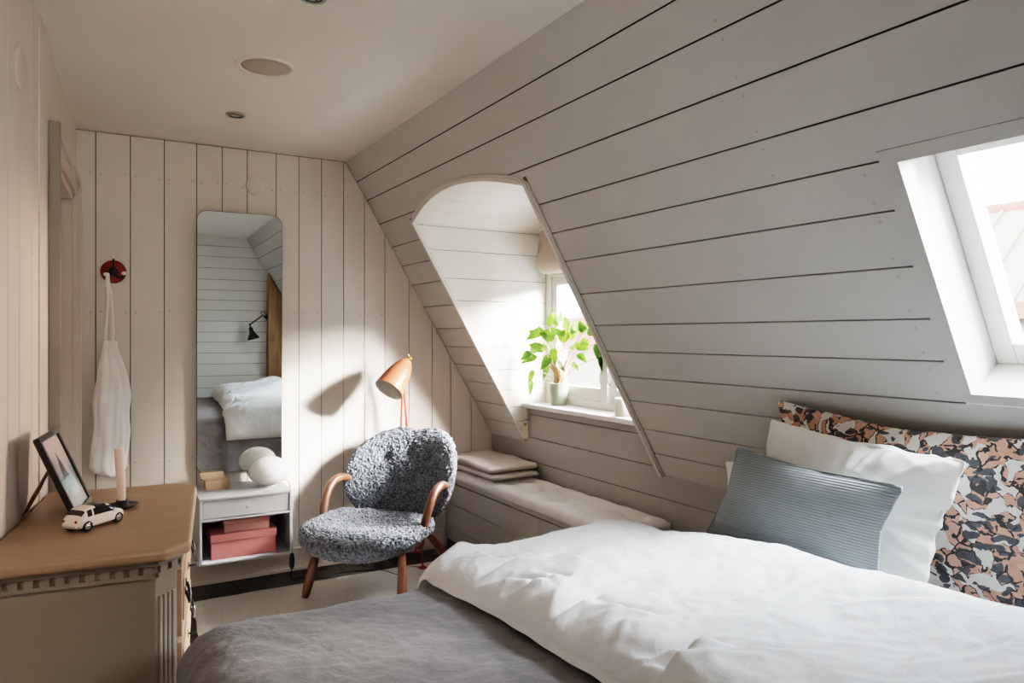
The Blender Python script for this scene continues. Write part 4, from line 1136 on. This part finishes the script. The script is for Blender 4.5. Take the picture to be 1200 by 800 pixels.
# ------------------------------------------------------------------ plant and jar on the sill
def plant():
    px, py = 2.290, 3.325
    t = thing('potted_plant', 'leafy green houseplant in a sage pot on the window sill', 'plant', (px, py, .9055), 0)
    mb = MB(); mb.lathe([(.001, 0), (.040, 0), (.043, .003), (.056, .120), (.056, .126), (.052, .126), (.050, .112), (.001, .112)], 44); mb.build('pot', M_pot, t, smooth=True)
    mb = MB(); mb.lathe([(.001, .106), (.0495, .1065), (.0495, .1128), (.001, .1165)], 30); mb.build('soil', M_soil, t, smooth=True)
    K = .00475
    # leaves: (du, dv, depth, length, width, direction angle deg, droop)
    LV = [(-18,-72,.00,.085,.040,205,.2),(-4,-74,.02,.075,.034,95,.1),(-26,-40,-.02,.075,.030,195,.3),(-34,-46,-.03,.055,.028,215,.3),(-28,-58,-.04,.07,.032,250,.5),(-30,-24,-.02,.060,.028,245,.6),(-33,-12,-.03,.055,.020,262,.6),
          (-6,-60,-.05,.075,.040,150,.2),(2,-56,-.05,.08,.042,60,.2),(10,-62,.02,.07,.034,30,.2),(20,-70,.03,.06,.03,20,.1),(30,-74,.03,.055,.032,10,.2),(34,-84,.04,.05,.03,60,.1),(38,-56,-.02,.10,.032,300,.5),(34,-64,-.03,.05,.032,95,.2),(44,-42,-.02,.06,.03,285,.5),
          (-10,-42,-.05,.07,.034,230,.4),(-14,-30,.02,.055,.03,250,.4),(14,-34,.03,.055,.026,320,.3),(2,-44,.04,.06,.03,120,.2),(-2,-68,-.03,.065,.036,170,.2),(8,-72,-.02,.06,.034,100,.1),(-14,-52,.05,.06,.03,200,.2),(18,-52,-.05,.065,.032,0,.2),(24,-60,.0,.055,.03,340,.2),
          (-22,-66,.04,.06,.03,160,.1),(0,-80,.03,.05,.024,80,.0),(12,-48,-.06,.06,.03,40,.2),(-8,-50,-.07,.06,.032,280,.4),(-16,-62,-.05,.07,.034,120,.2),(4,-64,-.08,.07,.034,140,.2),(14,-66,-.04,.07,.032,70,.2),(-4,-36,-.05,.06,.03,300,.4),(20,-44,-.02,.06,.028,330,.3),(-20,-50,-.08,.065,.032,160,.2),(26,-68,-.04,.06,.03,110,.2),(-12,-76,-.03,.06,.03,80,.1)]
    lm = MB(); sm = MB(); rnd = random.Random(3)
    for i, (du, dv, dp, ln, wd, an, dr) in enumerate(LV):
        ln *= 1.38; E1 = Vector((.859, -.512, 0)); E2 = Vector((.512, .859, 0)); c = (E1*(du*K)+E2*(dp*.8) if du < 0 else Vector((.0010*du, -.0074*du, 0))+E2*(dp*.5)) + UP*(.126 - dv*K - .04)
        a = R(an); d = ((E1 if du < 0 else Vector((.25, -.97, 0)))*math.cos(a)+E2*(.3*math.sin(i*1.7))+UP*math.sin(a)).normalized()
        tilt = rnd.uniform(-.8, .8); side = d.cross(E1*math.sin(tilt)-E2*math.cos(tilt)+UP*.2).normalized(); nn = side.cross(d).normalized()
        V = []; F = []; n = 12
        for k in range(n+1):
            s = k/n; w = wd*.78*(math.sin(PI*s**.62))**.9*(1 if s < .98 else .2)
            cen = c + d*(s*ln) + Vector((0,0,-1))*(dr*ln*s*s*.5)
            for q in (-1, -.5, 0, .5, 1): V.append(cen+side*(w*q*.95)+nn*(.18*w*(q*q)+.06*w*math.sin(s*9)*q))
        for k in range(n):
            for q in range(4): F.append((k*5+q, k*5+q+1, k*5+q+6, k*5+q+5))
        lm.add(V, F)
        ln_ = ln
        b0 = Vector((rnd.uniform(-.022, .022), rnd.uniform(-.022, .022), .113))
        mid = b0.lerp(c, .55)+Vector((-.10*c.x, -.10*c.y, .012))
        sm.tube(bez([b0, mid, c], 6), [.0030-.0012*k/12 for k in range(13)], 6)
    for k in range(7):
        b0 = Vector((rnd.uniform(-.03, .03), rnd.uniform(-.03, .03), .113)); sm.tube(bez([b0, b0+Vector((rnd.uniform(-.01,.01), 0, .06)), b0+Vector((rnd.uniform(-.02,.02), 0, .12))], 5), [.0042-.002*j/10 for j in range(11)], 6)
    sm.tube(bez([(.0,-.01,.12), (.005,-.05,.30), (.01,-.08,.42), (.015,-.12,.50)], 6), [.0018-.0012*k/18 for k in range(19)], 6)
    sm.tube(bez([(.0,-.02,.12), (.01,-.10,.26), (.015,-.17,.34), (.02,-.18,.40)], 6), [.0016-.001*k/18 for k in range(19)], 6)
    for q in (lm, sm): q.v = [(min(x, .034), y, z) for x, y, z in q.v]
    lm.build('foliage', MATS['leaf'], t, smooth=True, fixn=False); sm.build('stems', M_stem, t, smooth=True)
plant()
t = thing('candle_jar', 'small frosted white candle jar at right end of the window sill', 'jar', (2.25, 2.715, .9055))
mb = MB(); mb.lathe([(.001, 0), (.038, 0), (.040, .004), (.040, .088), (.037, .088), (.036, .06), (.001, .06)], 36); mb.build('jar', M_jar, t, smooth=True)
mb = MB(); mb.lathe([(.001, .0602), (.0355, .0602), (.0355, .064), (.001, .063)], 24); mb.build('wax', M_candle, t, smooth=True)

# ------------------------------------------------------------------ bed
BX0, BX1, BY0, BY1, BZ = .205, 2.19, .045, 1.885, .580
def fold1(s, e0, r):
    """arc-length s measured inwards from edge e0 (s<0 hangs): returns (offset inwards, drop)"""
    q = r*PI/2
    if s >= r: return s, 0.0
    if s >= r-q:
        a = (r-s)/r; return r-r*math.sin(a), r-r*math.cos(a)
    return 0.0, r+(r-q-s)
def bed():
    t = thing('bed', 'double bed with grey upholstered base beneath the skylight', 'bed', ((BX0+BX1)/2, (BY0+BY1)/2, 0))
    cx, cy = (BX1-BX0)/2, (BY1-BY0)/2
    mb = MB(); mb.box((-cx+.02, -cy+.02, .12), (cx-.02, cy-.02, .34)); mb.build('base', M_bedbase, t, bevel=.02, bseg=3)
    mb = MB(); mb.box((-cx+.015, -cy+.015, .342), (cx-.01, cy-.015, BZ-.004)); mb.build('mattress', M_sheet, t, bevel=.05, bseg=4)
    for sx in (-1, 1):
        for sy in (-1, 1):
            mb = MB(); mb.lathe([(.02, 0), (.028, .12)], 16, 0, Matrix.Translation((sx*(cx-.1), sy*(cy-.1), .0005))); mb.build('leg', M_dark, t)
bed()
def coverlet():
    t = thing('coverlet', 'grey linen coverlet over the foot half of the bed', 'bedspread', (BX0, BY1, BZ))
    r = .105; xe, ye = BX0-.012, BY1+.022; yn = BY0-.022; Wc = ye-yn
    nx, ny = 250, 320; V = []
    hx, hy = .40, .40
    for j in range(ny+1):
        tt = -hy + (2*hy+Wc)*j/ny; far = tt < Wc/2; tn = tt if far else Wc-tt
        for i in range(nx+1):
            s = -hx + (hx+1.25)*i/nx
            ox, dx = fold1(s, 0, r); oy, dy = fold1(tn, 0, r)
            x = xe+ox; y = ye-oy if far else yn+oy; dr = math.hypot(dx, dy) if (dx and dy) else dx+dy
            z = BZ+.010-dr
            p = Vector((x, y, z)); k = Vector((s, tt, 0))
            w = .006*nz(k, 3.2)+.005*nz(k+Vector((3,1,0)), 8)+.006*ridge(Vector((s*7+tt*3, tt*11-s*2, 3)), 1)*(.3+max(0, nz(k, 4)))+.0034*ridge(Vector((s*16-tt*9, tt*14+s*12, 6)), 1)*(.3+max(0, nz(k, 5)))+.0028*nz(k, 21)+.0022*nz(k, 45)+.0012*nz(k, 90)
            if dx > r or dy > r: w += .012*math.sin((tt if dx > dy else s)*22+2*nz(k, 3))*min(1, (max(dx, dy)-r)/.2)
            # direction of displacement
            n = Vector((-min(1, dx/r), min(1, dy/r)*(1 if far else -1), max(.0, 1-max(dx, dy)/r)+.05)).normalized()
            p += n*(w+.004)
            p.z = max(p.z, .10)
            V.append(p-Vector((BX0, BY1, BZ)))
    F = [(j*(nx+1)+i, j*(nx+1)+i+1, (j+1)*(nx+1)+i+1, (j+1)*(nx+1)+i) for j in range(ny) for i in range(nx)]
    mb = MB(); mb.add(V, F); o = mb.build('cloth', M_cover, t, smooth=True)
    s = o.modifiers.new('s', 'SOLIDIFY'); s.thickness = .005; s.offset = 1
coverlet()
def duvet():
    t = thing('duvet', 'white linen duvet spread over the upper half of the bed', 'duvet', (BX0, BY1, BZ))
    x0, x1 = .84, 1.625; r = .11; ye = BY1+.045; hang = .14
    yn = BY0-.045; Wd = ye-yn
    nx, ny = 250, 350
    Ltot = 2*hang+Wd
    rnd = random.Random(11); CR = []
    for k in range(44):      # soft creases gathered along the rolled foot edge
        t0 = rnd.uniform(.02, 1.35); a = R(rnd.uniform(-75, -15)); CR.append((x0+rnd.uniform(.0, .14), t0, math.cos(a), -math.sin(a), rnd.uniform(.08, .26), rnd.uniform(.009, .016), rnd.uniform(.006, .013)))
    for k in range(26):      # long shallow creases over the top
        t0 = rnd.uniform(.1, 1.45); a = R(rnd.uniform(-50, 5)); CR.append((x0+rnd.uniform(.12, .75), t0, math.cos(a), -math.sin(a), rnd.uniform(.12, .40), rnd.uniform(.006, .013), rnd.uniform(.002, .006)))
    def creases(x, y):
        r_ = 0
        for cx_, cy_, ca, sa, L_, w_, A_ in CR:
            dx, dy_ = x-cx_, y-cy_; l = dx*ca+dy_*sa
            if not 0 < l < L_: continue
            d = -dx*sa+dy_*ca + .03*math.sin(l*9+cy_*20)
            if abs(d) > 5*w_: continue
            p = math.sin(PI*l/L_)
            r_ += A_*p*(.8*math.exp(-((d-1.9*w_)/(1.4*w_))**2)-math.exp(-(d/w_)**2))
        return r_
    def surf(i, j, side):
        u, v = i/nx, j/ny
        tt = -hang + Ltot*v
        s = x0+(x1-x0)*u
        edge_w = .018*nz(Vector((0, tt*3.1, 2)), 1)+.007*nz(Vector((5, tt*11, 2)), 1)
        s += (edge_w - .05*max(0, (.35-tt)/.35)*0)*(1-u)
        # left edge drifts towards the foot at the far side
        s += (-.02+.05*min(1, max(0, (tt-.1)/.7)))*(1-u)
        far = tt < Wd/2
        oy, dy = fold1(tt if far else Wd-tt, 0, r)
        y = ye-oy if far else yn+oy
        eu = min(1, u/.13); ev0 = min(1, v/.09); eu1 = min(1, (1-u)/.12); ev1 = min(1, (1-v)/.09)
        prof = lambda e: math.sqrt(max(0, 1-(1-e)**2))
        th = prof(eu)*prof(ev0)*prof(eu1)*prof(ev1)
        puff = .085+.030*math.exp(-((u-.55)/.4)**2)+.022*min(1, max(0, (tt-.9)/.6))
        puff += .052*math.exp(-((s-1.47)/.14)**2)*(.10+.90*min(1, max(0, (tt-.32)/.42)))
        puff *= .60+.40*min(1, max(0, (tt-.05)/.55))
        k = Vector((s*1.0, tt, 0))
        wr = .016*nz(k, 2.4)+.009*nz(k+Vector((4,0,0)), 6)+.004*nz(k, 14)+.002*nz(k, 34)
        # gathers radiating from the folded-back left edge
        g = math.exp(-u/.22)
        wr += g*(.020*ridge(Vector((s*1.5, tt*6.5+s*3.0, 1)), 1)-.008)
        wr += g*.010*ridge(Vector((s*5, tt*15+s*7.0, 4)), 1)*(.4+abs(nz(k, 3)))+.0045*ridge(Vector((s*7-tt*2, tt*9+s*3, 5)), 1)*(.2+max(0, nz(k, 2.5)))*2
        wr += .004*ridge(Vector((s*6+tt*3, tt*3-s, 7)), 1)*(.3+.7*abs(nz(k, 3)))
        wr += creases(s, tt)
        if dy > r: wr += .010*math.sin(s*24+2.0*nz(k, 4))*min(1, (dy-r)/.1)
        w = puff*th + wr*min(1, th*1.2) if side else .0
        n = Vector((0, min(1, dy/r)*(1 if far else -1), max(0, 1-dy/r)+.02)).normalized()
        z = BZ+.036-dy
        p = Vector((s, y, z)) + n*w
        return p-Vector((BX0, BY1, BZ))
    V = [surf(i, j, 1) for j in range(ny+1) for i in range(nx+1)]+[surf(i, j, 0) for j in range(ny+1) for i in range(nx+1)]
    q = (nx+1)*(ny+1); F = []
    for j in range(ny):
        for i in range(nx):
            a = j*(nx+1)+i; F += [(a, a+1, a+nx+2, a+nx+1), (q+a, q+a+nx+1, q+a+nx+2, q+a+1)]
    for i in range(nx):
        a = ny*(nx+1)+i; F += [(i, q+i, q+i+1, i+1), (a, a+1, q+a+1, q+a)]
    for j in range(ny):
        a = j*(nx+1); F += [(a, a+nx+1, q+a+nx+1, q+a)]; a += nx; F += [(a, q+a, q+a+nx+1, a+nx+1)]
    mb = MB(); mb.add(V, F); mb.build('cover', M_duvet, t, smooth=True)
duvet()

def pillow(name, label, cat, TL, TR, BR, BL, thick, mat, pinch=.10, nexp=5.0, seedv=0, group=None, wr=.006, seam=None, sag=0.0):
    """cushion whose four corners are given in the room; local x = width, y = height, z = towards the viewer side"""
    TL, TR, BR, BL = map(Vector, (TL, TR, BR, BL)); c = (TL+TR+BR+BL)/4
    ux = ((TR+BR)-(TL+BL)).normalized(); vy = ((TL+TR)-(BL+BR)); vy = (vy-ux*vy.dot(ux)).normalized(); wz = ux.cross(vy)
    Mx = Matrix((ux, vy, wz)).transposed().to_4x4(); Mx.translation = c
    t = thing(name, label, cat, group=group); t.matrix_world = Mx
    inv = Mx.inverted(); q = [inv @ p for p in (TL, TR, BR, BL)]
    def pm(x, y, w):
        a, b = (x+1)/2, (1-y)/2
        p = (q[0]*(1-a)+q[1]*a)*(1-b)+(q[3]*(1-a)+q[2]*a)*b
        k = Vector((x*2+seedv, y*2, seedv))
        ww = w*(1+.10*nz(k, 1.2))
        p = Vector((p.x, p.y, p.z+ww))
        p.y -= sag*(1-x*x)*(y > 0)*y
        return p
    out = superell(1.0, 1.0, nexp, pinch)
    def rad(r, th):
        x, y = out(th); x *= r; y *= r
        e = max(0, 1-abs(x)**2.3)*max(0, 1-abs(y)**2.3)
        return thick*(.55*e**.5+.45*e)*(1-r**6)**.5
    o = pad('cover', mat, t, out, rad, rad, pm, 46, 192)
    def fn(p, n):
        k = Vector((p.x*6+seedv, p.y*6, 1 if n.z > 0 else 5))
        e = max(0, max(abs(p.x)/(abs(q[1].x)+1e-6), abs(p.y)/(abs(q[1].y)+1e-6))-.45)/.5
        a_ = math.atan2(p.y, p.x); return 1.1*wr*nz(k, 1)+wr*.9*(1-min(1, e*.91)**6)*ridge(Vector((math.cos(a_)*4+seedv, math.sin(a_)*4, 2+p.length)), 1.3)*e+wr*.5*ridge(Vector((p.x*5+p.y*9+seedv, p.y*3-p.x*3, 2)), 1.6)*.6+wr*.3*nz(k, 3.5)
    displace(o, fn)
    if seam:
        mb = MB(); O = superell(1.0, 1.0, nexp, pinch)
        P = [pm(*O(2*PI*i/120), 0) for i in range(120)]; mb.tube(P+[P[0]], .0035, 6); mb.build('piping', seam, t, smooth=True)
    return t
pillow('floral_pillow', 'large coral and charcoal floral pillow against the slope behind the white pillow', 'pillow', (1.948,1.548,1.080), (1.948,.70,1.052), (1.945,.69,.612), (1.945,1.53,.612), .046, MATS['floral'], .06, 50, 3, 'floral pillows', .008, sag=.02)
pillow('floral_pillow', 'second floral pillow nearest the front wall, only its corner in frame', 'pillow', (1.885,.70,.89), (1.885,.27,.93), (1.785,.27,.635), (1.79,.77,.625), .045, MATS['floral'], .06, 50, 9, 'floral pillows', .008)
pillow('white_pillow', 'ivory white pillow between the ribbed cushion and the floral pillow', 'pillow', (1.862,1.506,1.027), (1.818,.922,.992), (1.762,.990,.640), (1.785,1.53,.640), .046, M_pillow, .06, 50, 5, 'white pillows', .012)
pillow('white_pillow', 'white pillow mostly hidden behind left end of the ribbed cushion', 'pillow', (1.888,1.725,.863), (1.888,1.22,.86), (1.885,1.22,.60), (1.885,1.71,.60), .022, M_pillow, .06, 50, 7, 'white pillows', .006)
pillow('ribbed_cushion', 'pale blue ribbed lumbar cushion leaning in front of the pillows', 'cushion', (1.739,1.540,.9445), (1.678,.994,.933), (1.632,1.029,.719), (1.682,1.612,.677), .045, MATS['ribbed'], .06, 50, 2, None, .003, seam=MATS['ribbed'])

# ------------------------------------------------------------------ timber post and reading lamp (seen in the mirror)
mb = MB(); rr = []
for z in np.linspace(0, 1.0, 14):
    P = []
    for (x, y) in ((1.485, -.405), (1.645, -.405), (1.645, -.255), (1.485, -.255)):
        zt_ = slope_z(x)-.015; zz = z*zt_
        P.append((x+.006*noise.noise(Vector((x*4, y*4, zz*5))), y+.006*noise.noise(Vector((x*4+9, y*4, zz*5))), zz))
    rr.append(P)
mb.rings(rr); o = mb.build('trim_2', M_oldpine, bevel=.006); struct(o)
def wall_lamp():
    t = thing('wall_lamp', 'black jointed reading lamp fixed to the timber post in the mirror', 'lamp', (1.483, -.33, 1.43))
    mb = MB(); mb.lathe([(.001, 0), (.034, 0), (.034, .012), (.012, .018), (.012, .035), (.001, .036)], 24, 0, Matrix.Rotation(-PI/2, 4, 'Y')); mb.build('wall_plate', M_blackmetal, t, smooth=True)
    mb = MB(); mb.tube([(-.03, 0, 0), (-.05, .02, .02), (-.19, .05, -.085)], .007, 10); mb.tube(bez([(-.05,.02,.02), (-.08,.03,.05), (-.03,.01,.05), (-.02,0,.0)], 5), .003, 6)
    mb.lathe([(.001,-.012),(.012,-.008),(.012,.008),(.001,.012)], 14, 0, Matrix.Translation((-.19,.05,-.085))); mb.tube([(-.19,.05,-.085), (-.185,.052,-.12)], .007, 10); mb.build('arm', M_blackmetal, t, smooth=True)
    ax = Vector((.25, .1, -1)).normalized(); Mx = Matrix.Translation((-.185, .052, -.115)) @ ax.to_track_quat('Z', 'Y').to_matrix().to_4x4()
    mb = MB(); mb.lathe([(.012, 0), (.022, .005), (.024, .05), (.034, .07), (.062, .12), (.064, .135), (.060, .135), (.03, .075), (.018, .045)], 32, 0, Mx); sh = mb.build('lamp_shade', M_blackmetal, t, smooth=True)
    mb = MB(); mb.lathe([(.001, .07), (.02, .075), (.027, .10), (.018, .122), (.001, .127)], 20, 0, Mx); mb.build('bulb', MATS['opal'], sh, smooth=True)
wall_lamp()

# ------------------------------------------------------------------ camera
cam_d = bpy.data.cameras.new('camera'); cam = bpy.data.objects.new('camera', cam_d); COL.objects.link(cam)
cam.location = (0, 0, 1.30); cam.rotation_euler = (PI/2, 0, -math.atan((600-104)/833.0))
cam_d.sensor_width = 36; cam_d.lens = 833/1200*36; cam_d.shift_y = -7/1200
cam_d.clip_start = .02
SC.camera = cam

# ------------------------------------------------------------------ light
w = bpy.data.worlds.new('sky'); SC.world = w; w.use_nodes = True
bg = w.node_tree.nodes['Background']; bg.inputs['Color'].default_value = (.84, .92, 1.0, 1); bg.inputs['Strength'].default_value = 8
def area(name, loc, target, sx, sy, power, col, portal=False, spread=180):
    d = bpy.data.lights.new(name, 'AREA'); d.shape = 'RECTANGLE'; d.size = sx; d.size_y = sy; d.energy = power; d.color = col; d.spread = R(spread)
    o = bpy.data.objects.new(name, d); COL.objects.link(o); o.location = loc
    o.rotation_euler = (Vector(target)-Vector(loc)).to_track_quat('-Z', 'Y').to_euler()
    if portal: d.cycles.is_portal = True
    return o
area('portal_window', (2.46, DYC, 1.30), (1, DYC, 1.30), 1.05, .78, 1, (1,1,1), True)
smid = Vector((slope_x((SK_Z0+SK_Z1)/2), (SK_Y0+SK_Y1)/2, (SK_Z0+SK_Z1)/2))
area('portal_skylight', smid-NS*.24, smid, .62, .64, 1, (1,1,1), True)
# added fill lamps outside the dormer, out of view, strengthening its daylight
area('dormer_fill', (4.0, .55, 2.45), (2.1, 3.25, 1.35), 1.6, 1.0, 560, (1.0, .92, .83), spread=66)
area('street_fill', (5.0, 3.0, 2.95), (1.7, 2.95, .9), 1.8, 1.0, 240, (1.0, .92, .84), spread=54)
area('skylight_fill', smid+Vector((.95, -1.1, 1.5)), smid, 1.0, 1.0, 250, (.86, .94, 1.0))  # added cool fill lamp outside the skylight, out of view
def spotl(name, loc, target, power, size, blend, radius, col):
    d = bpy.data.lights.new(name, 'SPOT'); d.energy = power; d.spot_size = R(size); d.spot_blend = blend; d.shadow_soft_size = radius; d.color = col
    o = bpy.data.objects.new(name, d); COL.objects.link(o); o.location = loc
    o.rotation_euler = (Vector(target)-Vector(loc)).to_track_quat('-Z', 'Y').to_euler(); return o
# low hazy sun through the dormer window onto the back wall
spotl('low_sun', (9.34, -4.34, 3.96), (2.34, 2.66, 1.30), 14500, 6.4, .45, .28, (1.0, .94, .85))
# warm glow reflected from the street, reaching the left wall
spotl('street_glow', (6.8, 4.25, 1.50), (-.15, 2.30, 1.15), 1500, 19, .5, .55, (1.0, .70, .56))
# added warm fill near the front wall, behind the camera; no real fixture
area('room_fill', (-.05, -.34, 2.22), (-.05, 3.2, 1.75), .5, .3, 4.2, (1.0, .88, .77), spread=100)
sun_d = bpy.data.lights.new('street_sun', 'SUN'); sun_d.energy = 3.0; sun_d.angle = R(1); sun_d.color = (1, .95, .88)
sun = bpy.data.objects.new('street_sun', sun_d); COL.objects.link(sun); sun.rotation_euler = (R(50), 0, R(-75)); sun.location = (-3, 0, 8)

SC.view_settings.view_transform = 'Filmic'
SC.view_settings.look = 'High Contrast'
SC.view_settings.exposure = 0.80
try:
    SC.cycles.use_denoising = True
    SC.cycles.max_bounces = 10; SC.cycles.diffuse_bounces = 6; SC.cycles.transparent_max_bounces = 12
    SC.cycles.sample_clamp_indirect = 6
except Exception: pass
